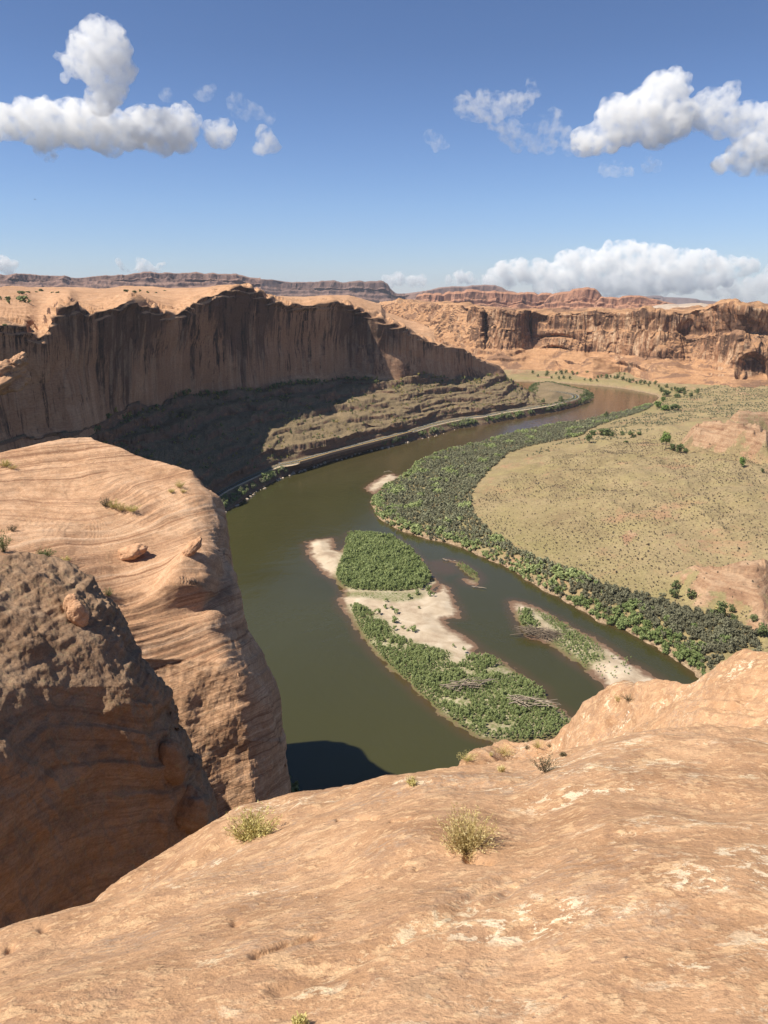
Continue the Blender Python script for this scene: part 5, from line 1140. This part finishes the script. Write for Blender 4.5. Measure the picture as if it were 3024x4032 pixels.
# ------------------------------------------------------------------ loose rocks
def blob_mesh(name, rx, ry, rz, seed, rough=.16, sub=5, beds=0.0):
    import bmesh
    bm = bmesh.new(); bmesh.ops.create_icosphere(bm, subdivisions=sub, radius=1.0); me = bpy.data.meshes.new(name); bm.to_mesh(me); bm.free()
    n = len(me.vertices); V = np.empty(n*3, np.float32); me.vertices.foreach_get('co', V); V = V.reshape(-1, 3)
    q = V*1.1 + seed*7.3; d = fbm(q, 4)*rough*1.6 + (np.floor(fbm(q*1.3+4., 2)*3)/3)*rough*.6
    if beds:
        b = (V @ np.array([.25,.15,1.]) + .2*fbm(q, 2))*beds; f = b - np.floor(b); d = d + (sstep(0,.75,f)*(1-sstep(.85,1.,f))-.5)*.05
    V = V*(1+d)[:, None]*np.array([rx, ry, rz]); me.vertices.foreach_set('co', V.ravel().astype(np.float32))
    me.polygons.foreach_set('use_smooth', np.ones(len(me.polygons), bool)); me.update(); return me
def locate(A, x, y, r_lo=0, r_hi=1e9):
    V = A.reshape(-1, 3) - np.array([0, 0, H]); f = V[:,1]*CP - V[:,2]*SP; u = V[:,0]/f; v = (V[:,1]*SP + V[:,2]*CP)/f
    d = np.hypot(CX + u*FOC - x, CY - v*FOC - y) + 1e9*((f < .3) | (f < r_lo) | (f > r_hi)); i = np.argsort(d)[:400]; i = i[d[i] < max(14., d[i[0]]+1)]; i = i[np.argmin(f[i] + .004*d[i])]
    return V[i] + np.array([0, 0, H]), f[i]
FIN_OB = [o for o in bpy.data.objects if o.name.startswith('rock_fin')]
def obj_pts(o):
    n = len(o.data.vertices); V = np.empty(n*3, np.float32); o.data.vertices.foreach_get('co', V); return V.reshape(-1, 3)
FP, NP_ = obj_pts(FIN_OB[0]), obj_pts(FIN_OB[1])
def rock(name, px_, py_, r, w, h, rot, label, mat='knob', depth=None, seed=0, beds=6., rough=.14, dr=0.0):
    """w, h: size in photo pixels at distance r"""
    if not isinstance(r, (int, float)):                      # seat it on the surface seen there
        c, f_ = locate(r, px_, py_ + h*.32); k = f_/FOC; c = c + np.array([0, 0, h*k*.30])
    else: k = r/FOC*1.05; c = PR(px_, py_, r+dr)
    me = blob_mesh(name, w*k/2, (depth or w)*k/2, h*k/2, seed, rough, 5, beds)
    o = link(name, me, M[mat], loc=tuple(c), label=label, cat='boulder'); o.rotation_euler = rot
    return o
z3 = lambda x, y: (x/1.27615, 1650 + y/1.27615); z5 = lambda x, y: (x/1.27615, 2700 + y/1.27615)
rock('balanced_knob', *z3(373, 912), NP_, 56, 84, (0, .15, .3), 'upper rounded sandstone knob nested in the hollow of the near fin', seed=1)
rock('balanced_knob', *z3(412, 968), NP_, 74, 112, (0, -.35, .2), 'larger lower sandstone knob in the hollow of the near fin', seed=2)
rock('boulder', *z3(978, 628), FP, 44, 100, (0, .85, .2), 'tilted finger-shaped boulder resting on the right shoulder of the tall fin', seed=3)
rock('boulder', *z3(668, 650), FP, 110, 52, (0, -.25, .3), 'broad flat boulder lying in the middle of the tall fin', seed=4)
rock('wedged_block', *z5(893, 372), NP_, 105, 200, (0, -.1, .4), 'upper rounded block wedged against the side of the near fin', 'fin_near', seed=5, rough=.10, beds=0)
rock('wedged_block', *z5(985, 615), NP_, 150, 190, (0, .15, .4), 'lower bulky block wedged at the foot of the near fin', 'fin_near', seed=6, rough=.12, beds=0)
rock('rock_ledge', *T('B1', [(50, 720)])[0], 375, 130, 95, (0, -.5, .3), 'sunlit orange rock ledge at the left edge in front of the shaded wall', 'fin', seed=7, beds=5., rough=.3)
rock('rock_ledge', *T('B1', [(125, 618)])[0], 372, 62, 48, (0, -.6, .3), 'small sunlit pinnacle above the orange ledge at the left edge', 'fin', seed=8, beds=4., rough=.28)
# pale boulders along the water under the road
BM = [blob_mesh('boulder', 1, .8, .6, 20+k, .2, 3) for k in range(5)]
bw = crv(W_LEFT, np.linspace(860, 1840, 400), 0.0); rb = np.random.default_rng(5)
for k in range(70):
    i = int(rb.uniform(0, 1)**1.3*399); s_ = rb.uniform(.5, 1.5)*(1.6 if rb.uniform() < .15 else 1)
    p_ = bw[i]; o = link('boulder', BM[k % 5], M['boulder'], loc=(p_[0]+rb.uniform(-1.5,2.5), p_[1]+rb.uniform(-3,.5), .15), rot=(0, 0, rb.uniform(0,6)), label='pale boulder at the water edge below the riverside road', cat='boulder', group='boulders along the far shore')
    o.scale = (s_, s_, s_)

# ------------------------------------------------------------------ road furniture
def along(P, step):
    d = np.concatenate([[0], np.cumsum(np.linalg.norm(np.diff(P, axis=0), axis=1))]); t = np.arange(0, d[-1], step)
    return np.stack([np.interp(t, d, P[:, k]) for k in range(3)], 1)
def wall_strip(P, w, h, z0):
    d = np.gradient(P, axis=0); nrm = np.stack([-d[:,1], d[:,0], 0*d[:,0]], 1); nrm /= np.linalg.norm(nrm, axis=1, keepdims=True)
    a, b = P - nrm*w/2, P + nrm*w/2; n = len(P)
    def zz(Q, z): Q = Q.copy(); Q[:,2] = RZ + z; return Q
    V = np.stack([zz(a, z0), zz(a, z0+h), zz(b, z0+h), zz(b, z0)], 1)
    F = []
    for k in range(n-1):
        for c in range(4): F.append((k*4+c, k*4+(c+1)%4, (k+1)*4+(c+1)%4, (k+1)*4+c))
    F += [(0,3,2,1), ((n-1)*4, (n-1)*4+1, (n-1)*4+2, (n-1)*4+3)]
    return V.reshape(-1, 3), np.array(F)
def seg(a, b): m = (px > a) & (px < b); return RO[m]
P = along(seg(1178, 1628), 2.0)
br = link('road_barrier', None, loc=tuple(P[0]), label='long tan concrete barrier along the road where it hangs over the bank', cat='barrier')
V, F = wall_strip(P, .45, 1.0, .03); link('wall', raw_mesh('wall', V - P[0], F, smooth=False), M['barrier'], br)
P2 = along(seg(1178, 1628), 2.0); V, F = wall_strip(P2, .9, .5, -.75); link('edge_beam', raw_mesh('edge_beam', V - P[0], F, smooth=False), M['barrier'], br)
def guardrail(a, b, label):
    P = along(seg(a, b), 3.8)[:95]; o = link('guardrail', None, loc=tuple(P[0]), label=label, cat='guardrail')
    V, F = wall_strip(P, .10, .32, .48); link('rail', raw_mesh('rail', V - P[0], F, smooth=False), M['steel'], o)
    me = None
    for k in range(len(P)):
        if me is None:
            V, F = wall_strip(np.array([[0,0,0],[.16,0,0.]]), .16, .8, 0.); me = raw_mesh('post', V - np.array([0,0,RZ]), F, smooth=False)
        link('post', me, M['wood'], o, loc=tuple(P[k]-P[0]))
guardrail(1632, 1960, 'steel guardrail along the road beyond the tan barrier')
guardrail(1118, 1176, 'short steel guardrail at the near end of the tan barrier')
sp = at_road('A3', 832, 272, RZ)
sg = link('road_sign', None, loc=sp, label='small white sign on a post beside the riverside road', cat='road sign')
V, F = tube([(0,0,0),(0,0,2.2)], [.05,.05], 6); link('post', raw_mesh('post', V, F), M['steel'], sg)
V, F = wall_strip(np.array([[-.45,0,0],[.45,0,0.]]), .05, 1.0, 0.); link('plate', raw_mesh('plate', V - np.array([0,0.05,RZ-1.3]), F, smooth=False), M['sign'], sg, rot=(0,0,.35))

# ------------------------------------------------------------------ driftwood
def sticks(n, L, W_, Hh, r, seed, spread=.5):
    g = np.random.default_rng(seed); parts = []
    for k in range(n):
        a = g.normal()*spread; c = np.array([g.uniform(-L, L)*.5, g.uniform(-W_, W_)*.5, g.uniform(.05, Hh)]); l = g.uniform(.35, 1)*L*.42
        d = np.array([math.cos(a), math.sin(a), g.normal()*.12]); m = g.normal(size=3)*l*.06
        parts.append(tube([c-d*l, c+m, c+d*l], [r*g.uniform(.5,1.4), r, r*.4], 5))
    return join(parts)
def drift(name, view, x, y, z, L, W_, Hh, n, r, rot, label, seed, cat='driftwood', mat='drift'):
    V, F = sticks(n, L, W_, Hh, r, seed); return link(name, raw_mesh(name, V, F), M[mat], loc=at_road(view, x, y, z), rot=(0,0,rot), label=label, cat=cat)
drift('driftwood_pile', 'Z6', 600, 186, 2.4, 13, 3, 2.2, 34, .14, .25, 'grey driftwood pile in the middle of the downstream thicket', 1)
drift('driftwood_pile', 'Z6', 810, 250, 2.6, 12, 2.6, 2.2, 26, .16, -.25, 'pale driftwood logs at the right edge of the downstream thicket', 2)
drift('brush_pile', 'B8', 470, 405, 1.5, 13, 6, 1.6, 120, .10, -.45, 'broad brown pile of dead brush on the near side of the narrow island', 3, 'brush pile', 'bark')
drift('driftwood_log', 'A1', 615, 850, .25, 6, .6, .3, 3, .16, .1, 'small snag lying in the water above the round sandbar', 4)
drift('driftwood_log', 'A4', 1405, 328, .3, 7, .6, .4, 4, .14, -.35, 'thin branch stranded at the upstream tip of the islet', 5)
drift('driftwood_log', 'A4', 1632, 547, .25, 5, .5, .3, 3, .16, -.5, 'short snag in the water below the islet', 6)
drift('driftwood_log', 'A4', 465, 335, .9, 9, .8, .4, 4, .18, .3, 'drift logs on the pale upstream spit of the large island', 7)
# shrubs on the open sand
for k, (x, y, s_) in enumerate([(945,830,4.6),(950,755,3.2),(1100,905,4.2),(1010,882,2.4),(1050,905,2),(1425,1028,2),(860,715,3),(920,725,2.6),(1140,715,1.6),(1060,635,3.2),(1130,600,3.4),(1215,580,4.4),(1240,615,4.0),(1510,1065,2.4),(870,660,2.6),(935,895,3),(800,760,3.6)]):
    V, t = leafcloud(110, s_, s_*.7, max(.3, s_*.15), np.random.default_rng(300+k), .5, 8, .05, 2.0)
    link('sandbar_shrub', plant_mesh('sandbar_shrub', V, t), M['willow'], loc=at_road('A4', x, y, 1.25), label='small green willow bush standing alone on the open sand of the large island', cat='shrub', group='lone bushes on the island sand')
for k in range(34):
    V, t = leafcloud(40, .9, .8, .25, np.random.default_rng(400+k), .5, 5, .05, 2.0)
    link('seedling', plant_mesh('seedling', V, t), M['willow'], loc=at_road('B8', rb.uniform(920, 1210), rb.uniform(575, 760) , 1.2), label='tiny green seedling on the white sand of the narrow island', cat='seedling', group='seedlings on the narrow island')

# ------------------------------------------------------------------ plants rooted in the near rock
def stem_bush(name, loc, w, h, n, mat, label, seed, leafn=16, leaf=.016, tilt=(0,0), stem_r=.0016, cat='shrub', group=None, stem_mat=None, up=1.0):
    g = np.random.default_rng(seed); parts, LV, LT = [], [], []
    for k in range(n):
        a = g.uniform(0, 6.283); e = g.uniform(.05, 1)**.7*1.25/up; L = h*g.uniform(.65, 1.08)
        d0 = np.array([math.cos(a)*math.sin(e)*w/h*.75, math.sin(a)*math.sin(e)*w/h*.75, math.cos(e*.82)]); t = np.linspace(0, 1, 6)[:, None]
        P = d0*L*t + np.array([0, 0, .18*L])*t**2 + np.cumsum(g.normal(size=(6, 3)), 0)*L*.018*np.minimum(t*4, 1) + np.array([tilt[0], tilt[1], 0])*t*h
        parts.append(tube(P, np.linspace(stem_r, stem_r*.45, 6)*g.uniform(.7, 1.4), 3))
        m = leafn; tt = g.uniform(.30, 1.02, m); base = np.stack([np.interp(tt, t[:,0], P[:,c]) for c in range(3)], 1) + g.normal(size=(m, 3))*leaf*.55
        ax = d0[None]*.8 + g.normal(size=(m, 3))*.65; ax /= np.linalg.norm(ax, axis=1, keepdims=True); sd = np.cross(ax, g.normal(size=(m, 3))); sd /= np.linalg.norm(sd, axis=1, keepdims=True)+1e-9
        s_ = leaf*g.uniform(.6, 1.5, (m, 1)); q = np.stack([base - sd*s_*.16, base + sd*s_*.16, base + ax*s_ + sd*s_*.07, base + ax*s_ - sd*s_*.07], 1)
        LV.append(q.reshape(-1, 3)); LT.append(np.repeat(.5 + g.normal()*.16 + g.normal(size=m)*.13 + (tt-.65)*.4, 4))
    o = link(name, None, loc=tuple(loc), label=label, cat=cat, group=group)
    V, F = join(parts); link('stems', raw_mesh('stems', V, F, {'tint': np.full(len(V), .35)}), M[stem_mat or mat], o)
    link('foliage', plant_mesh('foliage', np.concatenate(LV), np.concatenate(LT)), M[mat], o)
    return o
def pix(x, y, dpx, A=None, rng_=(0, 1e9)):
    p_, f_ = locate(LOOK if A is None else A, x, y, *rng_); return p_, dpx*f_/FOC
p_, s_ = pix(1838, 3345, 190); stem_bush('straw_bush', p_ - np.array([0,0,.03]), s_*1.05, s_*.84, 210, 'dry', 'straw-coloured bush rooted in the crack of the near slab', 1, 20, s_*.040, stem_r=s_*.0045)
p_, s_ = pix(992, 3282, 172, None, (3, 9)); stem_bush('rabbitbrush', p_ - np.array([0,0,.05]), s_*1.2, s_*.60, 190, 'drygreen', 'yellow-green bush on the left rim of the slab, against the dark fin', 2, 14, s_*.05, stem_r=s_*.005, up=1.5)
for k, (x, y, w, h_, mat, lb) in enumerate([(2142,3028,84,60,'grey','dark twiggy shrub in the gully behind the near slab'), (2120,2934,48,30,'drygreen','yellow-green tuft at the edge above the island foot'), (2068,2940,22,15,'grey','small reddish brown shrub left of the yellow-green tuft on the edge'),
     (2150,2934,22,10,'grey','low dark plant right of the yellow-green tuft on the edge'), (1990,2956,76,22,'dry','low spread of pale grass along the edge'), (1842,2982,64,26,'drygreen','patchy pale green plants at the left end of the far edge'), (1930,2968,16,13,'drygreen','tiny pale tuft between the grass and the patchy plants'),
     (1980,3026,24,18,'dry','small tan tuft in the middle of the gully'), (1620,3086,30,24,'drygreen','thin twiggy plant on the rim beside the river shadow'), (2214,2966,14,9,'grey','tiny dark plant at the foot of the right hump'), (2420,2757,30,24,'dry','tan grass tuft on the crest of the right hump'),
     (2466,2752,54,26,'grey','dark low shrub on the crest of the right hump'), (1180,4045,40,34,'drygreen','small green sprig at the bottom edge of the picture')]):
    p_, s_ = pix(x, y, w); hh = s_*h_/w*1.1
    stem_bush('shrub', p_ - np.array([0,0,.02*s_]), s_, hh, 46, mat, lb, 20+k, 12, max(s_*.05, .012), stem_r=s_*.006)
for k, (x, y, w, h_, mat, lb, A_) in enumerate([(530,425,58,40,'grey','grey bush at the left end of the brush patch on the tall fin',FP),(575,430,60,36,'drygreen','yellow bush in the middle of the brush patch on the tall fin',FP),(615,442,56,30,'dry','straw bush near the right end of the brush patch on the tall fin',FP),(665,446,60,30,'drygreen','right-hand bush of the brush patch on the tall fin',FP),
     (912,328,44,34,'drygreen','yellow-green shrub near the right shoulder of the tall fin',FP),(868,352,34,18,'drygreen','lower small tuft near the right shoulder of the tall fin',FP),(918,352,34,16,'dry','low straw tuft just under the shoulder shrub of the tall fin',FP),(35,222,62,30,'drygreen','yellowish shrub on the crest of the tall fin at the left edge',FP),(70,232,40,18,'dry','small straw tuft beside the yellowish crest shrub',FP),
     (68,545,44,28,'grey','grey shrub at the left edge between the two fins',FP),(235,675,80,38,'green','dark grey-green shrub on top of the near fin',FP),(335,702,56,24,'drygreen','yellow-green shrub on the ledge at the top of the near fin',FP),(25,650,85,95,'green','dark juniper in the shaded notch at the left edge',FP),(558,878,44,40,'green','green shrub in the shaded cleft between the fins',FP)]):
    x, y = z3(x, y); w /= 1.276; h_ /= 1.276
    p_, f_ = locate(A_, x, y); s_ = w*f_/FOC
    stem_bush('shrub', p_ - np.array([0,0,.05*s_]), s_, s_*h_/w*1.1, 40, mat, lb, 60+k, 14, s_*.085, stem_r=s_*.008)
# shrubs on the plateau behind the wall
for k, (v, x, y, w, h_, lb) in enumerate([('A8',80,212,82,45,'rounded green juniper on the plateau near the left edge'),('A8',70,240,56,40,'small dark juniper in front of the rounded one on the plateau'),('A8',8,215,40,60,'dark juniper cut by the left edge on the plateau'),('A8',235,232,170,58,'wide low green thicket on the plateau'),('A8',200,148,90,26,'flat green shrub behind the wide thicket'),
     ('A8',275,142,50,16,'small flat shrub right of the flat green one'),('A8',395,128,58,22,'dark shrub on the crest of the plateau'),('A8',358,142,34,14,'low olive shrub below the crest shrub'),('A8',480,140,44,14,'low dark shrub in the middle of the plateau'),('A8',540,140,44,15,'low shrub just right of the middle plateau shrub'),
     ('A8',1178,130,62,28,'dark double shrub on the plateau above the wall'),('A8',1270,142,56,22,'olive shrub right of the double shrub'),('A8',1310,132,32,28,'upright dark juniper above the wall'),('A8',1370,142,38,22,'round dark shrub right of the upright juniper'),('A8',1440,146,32,12,'tiny shrub on the plateau above the high rim'),('A8',1530,122,34,10,'farthest low shrub on the plateau crest'),('B1',42,366,42,16,'dark shrub on the rounded rim at the left edge')]):
    (x_, y_), = T(v, [(x, y)]); s0 = VIEW[v][2]; p_, f_ = locate(WALL, x_, y_, 300); w_ = w/s0*f_/FOC; h2 = h_/s0*f_/FOC
    V, t = leafcloud(190, w_, max(h2, .6), w_*.13, np.random.default_rng(700+k), .2, 10, .05, 1.5)
    link('plateau_shrub', plant_mesh('plateau_shrub', V, t), M['green'], loc=tuple(p_ - np.array([0,0,.3])), label=lb, cat='shrub')
# a dark bird high at the left
def bird():
    V, F = tube([(-.30,0,0),(-.18,0,.02),(0,0,.03),(.16,0,.03),(.26,0,.02),(.34,0,0)], [.015,.06,.085,.06,.045,.008], 8)
    r = 300.; o = link('flying_bird', raw_mesh('flying_bird', V, F), M['bird'], loc=tuple(PR(137, 785, r)), rot=(0, .25, .3), label='tiny black bird in the blue sky at the left', cat='bird')
    for s_ in (-1, 1):
        W_ = np.array([(.10,.03*s_,.03),(.16,.30*s_,.12),(.06,.62*s_,.10),(-.04,.58*s_,.09),(-.10,.28*s_,.10),(-.14,.03*s_,.03)]); V = np.concatenate([W_ + [0,0,.008], W_ - [0,0,.008]])
        F = np.array([(0,1,4,5),(1,2,3,4),(11,10,7,6),(10,9,8,7)] + [(k, (k+1) % 6, 6+(k+1) % 6, 6+k) for k in range(6)]); link('wing', raw_mesh('wing', V, F, smooth=False), M['bird'], o)
bird()

# ------------------------------------------------------------------ clouds: real volumes high over the plateau
def cloud_mat(name, dens, k, lo=.40, aniso=-.12):
    m = bpy.data.materials.new(name); m.use_nodes = True; t = m.node_tree; t.nodes.clear()
    o = t.nodes.new('ShaderNodeOutputMaterial'); v = t.nodes.new('ShaderNodeVolumeScatter')
    v.inputs['Color'].default_value = (1,1,1,1); v.inputs['Density'].default_value = dens; v.inputs['Anisotropy'].default_value = aniso
    tc = t.nodes.new('ShaderNodeTexCoord'); nz = t.nodes.new('ShaderNodeTexNoise'); nz.inputs['Scale'].default_value = 1/(34*k); nz.inputs['Detail'].default_value = 5; nz.inputs['Roughness'].default_value = .62
    mr = t.nodes.new('ShaderNodeMapRange'); mr.inputs['From Min'].default_value = lo; mr.inputs['From Max'].default_value = lo + .16; mr.inputs['To Min'].default_value = 0.; mr.inputs['To Max'].default_value = dens*1.5
    t.links.new(tc.outputs['Object'], nz.inputs['Vector']); t.links.new(nz.outputs['Fac'], mr.inputs['Value']); t.links.new(mr.outputs[0], v.inputs['Density'])
    t.links.new(v.outputs[0], o.inputs['Volume']); return m
S.cycles.volume_step_rate = 1.0; S.cycles.volume_max_steps = 160
S.cycles.volume_bounces = 20; S.cycles.max_bounces = 20
def cloud(blobs, r, label, dens, flat=None, rough=1.0, seed=0, vox=None):
    """blobs: (px, py, radius in pixels); r: distance. Overlapping puffs are merged into one closed skin and roughened."""
    g = np.random.default_rng(seed+500); import bmesh
    bm = bmesh.new(); k = r/FOC; cs = []
    for x, y, R in blobs:
        for q in range(3):
            a = g.uniform(-1, 1, 3)*np.array([.55, 1.0, .45])*R*k*(q > 0)
            c = PR(x, y, r) + a; s = R*k*(1.0 if q == 0 else g.uniform(.45, .8)); cs.append((c, s))
    C0 = np.mean([c for c, _ in cs], axis=0)
    from mathutils import Matrix
    for c, s in cs:
        bmesh.ops.create_icosphere(bm, subdivisions=3, radius=s, matrix=Matrix.Translation(Vector(c - C0)))
    me = bpy.data.meshes.new('cloud'); bm.to_mesh(me); bm.free()
    ob = bpy.data.objects.new('cloud', me); COL.objects.link(ob)
    md = ob.modifiers.new('r', 'REMESH'); md.mode = 'VOXEL'; md.voxel_size = vox or 5.0*k
    dg = bpy.context.evaluated_depsgraph_get(); ev = ob.evaluated_get(dg); m2 = bpy.data.meshes.new_from_object(ev)
    ob.modifiers.clear(); ob.data = m2; bpy.data.meshes.remove(me)
    n = len(m2.vertices); V = np.empty(n*3, np.float32); m2.vertices.foreach_get('co', V); V = V.reshape(-1, 3)
    for sc, am in ((95, 34), (40, 17), (17, 7)):
        m2.update(); Nn = np.empty(n*3, np.float32); m2.vertices.foreach_get('normal', Nn); Nn = Nn.reshape(-1, 3)
        q = V/(sc*k) + seed*3.1; d = (np.abs(fbm(q, 2))*-1.3 + .42)*am*k*rough
        up = .45 + .55*sstep(-.5, .3, Nn[:, 2]); V = V + Nn*(d*up)[:, None]
        m2.vertices.foreach_set('co', V.ravel())
    m2.update(); md = ob.modifiers.new('r', 'REMESH'); md.mode = 'VOXEL'; md.voxel_size = (vox or 5.0*k)*.85
    dg = bpy.context.evaluated_depsgraph_get(); m3 = bpy.data.meshes.new_from_object(ob.evaluated_get(dg)); ob.modifiers.clear(); ob.data = m3; bpy.data.meshes.remove(m2); m2 = m3
    ob.location = Vector(C0)
    m2.materials.clear(); m2.materials.append(cloud_mat('cloud_vapour', dens/k*.48, k, .40 if dens > .025 else .46))
    return tag(ob, label, 'cloud')
def CZ(view, pts, s): return [(a, b, R/s) for (a, b, R) in T(view, pts)]
VIEW['Z7'] = (0,0,1.0972); VIEW['Z8'] = (1512,200,1.0972)
z7 = lambda *p: CZ('Z7', p, 1.0972); z8 = lambda *p: CZ('Z8', p, 1.0972)
cloud(z7((-60,540,60),(40,535,55),(130,530,75),(220,540,80),(330,535,85),(440,560,80),(540,560,75),(640,560,75),(740,560,70),(800,530,60),(790,610,45),(700,620,45),(180,640,30),(210,670,22)), 5200, 'long flat-bottomed white cloud at the left edge of the sky', .045, seed=1)
cloud(z7((330,235,50),(380,210,60),(440,180,72),(470,240,78),(400,270,70),(320,280,45),(450,330,62),(470,390,58),(440,440,50),(285,330,25),(245,235,24)), 5000, 'tall white cloud tower rising from the long cloud at upper left', .045, seed=2)
cloud(z7((920,560,32),(955,545,36),(965,590,38),(925,600,30)), 5200, 'small round white puff right of the long cloud', .040, seed=3)
cloud(z7((1140,590,28),(1150,630,34),(1125,650,22),(1185,640,18)), 5300, 'small white puff standing below the wisps, right of the round puff', .030, seed=4)
cloud(z7((1010,440,24),(1025,475,24),(1085,460,26),(1120,490,24),(1060,490,22),(1170,520,16)), 5300, 'ragged drifting wisp above the small puffs', .012, seed=5, rough=1.3)
cloud(z7((885,395,30),(870,405,22),(905,385,18)), 5400, 'faint small wisp above the right end of the long cloud', .014, seed=6, rough=1.3)
cloud(z7((712,400,18),(722,420,14)), 5400, 'faintest narrow wisp touching the top of the long cloud', .012, seed=7, rough=1.2)
cloud(z8((360,250,45),(420,240,50),(490,250,48),(560,240,45),(600,220,35),(630,165,24),(665,185,18)), 5600, 'grey-white cloud with a raised right end, left part of the right-hand group', .020, seed=8)
cloud(z8((480,310,30),(520,360,36),(580,390,38),(650,400,36),(710,400,34),(700,330,34),(740,300,28),(770,360,20),(800,420,24)), 5600, 'broken ring of thin cloud in the middle of the right-hand group', .016, seed=9, rough=1.2)
cloud(z8((860,400,45),(920,385,50),(990,370,55),(990,280,60),(1060,270,75),(1140,270,85),(1200,200,72),(1240,150,50),(1290,160,40),(1180,330,75),(1260,300,70),(1040,340,60)), 5600, 'biggest bright cloud with a peaked top in the right-hand group', .045, seed=10)
cloud(z8((1340,290,50),(1400,250,52),(1460,230,45),(1490,190,32),(1450,310,55),(1530,300,55),(1590,310,50),(1650,310,60),(1700,300,60),(1560,380,40),(1640,370,50)), 5700, 'bright ragged cloud reaching the right edge of the sky', .032, seed=11)
cloud(z8((1460,490,35),(1520,460,42),(1590,440,50),(1650,450,55),(1720,450,60),(1560,500,30),(1640,500,30)), 5700, 'lowest white cloud at the right edge with a flat base', .040, seed=12)
cloud(z8((960,510,26),(1000,515,24),(1060,518,18)), 5900, 'small pinkish wisp below the biggest cloud', .014, seed=13, rough=1.2)
cloud(z8((1150,500,24),(1180,500,20)), 5900, 'tiny faint puff below the biggest cloud', .014, seed=14, rough=1.2)
cloud(z8((230,405,24),(265,408,24),(205,385,14)), 5700, 'small faint wisp at the left of the right-hand group', .014, seed=15, rough=1.3)
cloud(z8((470,1000,40),(530,975,50),(590,960,45),(640,970,40),(680,950,45),(740,970,50),(800,930,55),(850,915,50),(900,950,60),(950,910,55),(1000,895,52),(1050,885,45),(1090,905,50),(1150,905,50),(1200,905,45),(1260,925,50),(1330,910,45),(1400,925,45),(1480,940,40),(1560,945,30),(1600,935,20),
         (700,1020,50),(800,1000,60),(900,1010,60),(1000,990,70),(1100,990,70),(1200,985,65),(1300,985,60),(1400,980,50),(1480,975,35)), 30000, 'long bright cumulus bank above the pink buttes on the horizon', .050, seed=16)
cloud(z8((20,1000,22),(70,995,24),(120,990,24),(160,1000,20),(280,990,24),(320,985,26),(370,985,26),(410,990,20)), 31000, 'low broken cloud on the horizon left of the cumulus bank', .055, seed=17)
cloud(z8((1420,1030,35),(1500,1035,35),(1580,1030,40),(1650,1000,40),(1700,1000,45),(1580,1060,30)), 31000, 'faint low cloud on the horizon at the right edge', .03, seed=18)
VZ = CZ('Z1', [(520,35,14),(535,65,16),(560,72,16),(595,60,22),(620,65,22),(650,72,16),(690,45,18),(680,70,16)], 1.0972)
cloud(VZ, 31000, 'cluster of small white puffs just above the left mesa', .06, seed=19)
cloud(CZ('Z1', [(-30,45,30),(15,40,26),(45,50,18),(30,75,22)], 1.0972), 31000, 'white puff at the left edge just above the mesa', .06, seed=20)

# ------------------------------------------------------------------ the air
def haze():
    V = np.array([(x, y, z) for z in (-3., 300.) for y in (-600., 11500.) for x in (-9000., 9000.)])
    F = np.array([(0,2,3,1),(4,5,7,6),(0,1,5,4),(2,6,7,3),(0,4,6,2),(1,3,7,5)])
    m = bpy.data.materials.new('desert_haze'); m.use_nodes = True; t = m.node_tree; t.nodes.clear()
    o = t.nodes.new('ShaderNodeOutputMaterial'); v = t.nodes.new('ShaderNodeVolumePrincipled')
    v.inputs['Color'].default_value = (.72,.84,1,1); v.inputs['Density'].default_value = 3.6e-5; v.inputs['Anisotropy'].default_value = .2
    t.links.new(v.outputs[0], o.inputs['Volume'])
    link('haze', raw_mesh('haze', V, F, smooth=False), m, kind='stuff', label='thin bluish desert haze filling the valley')
haze()
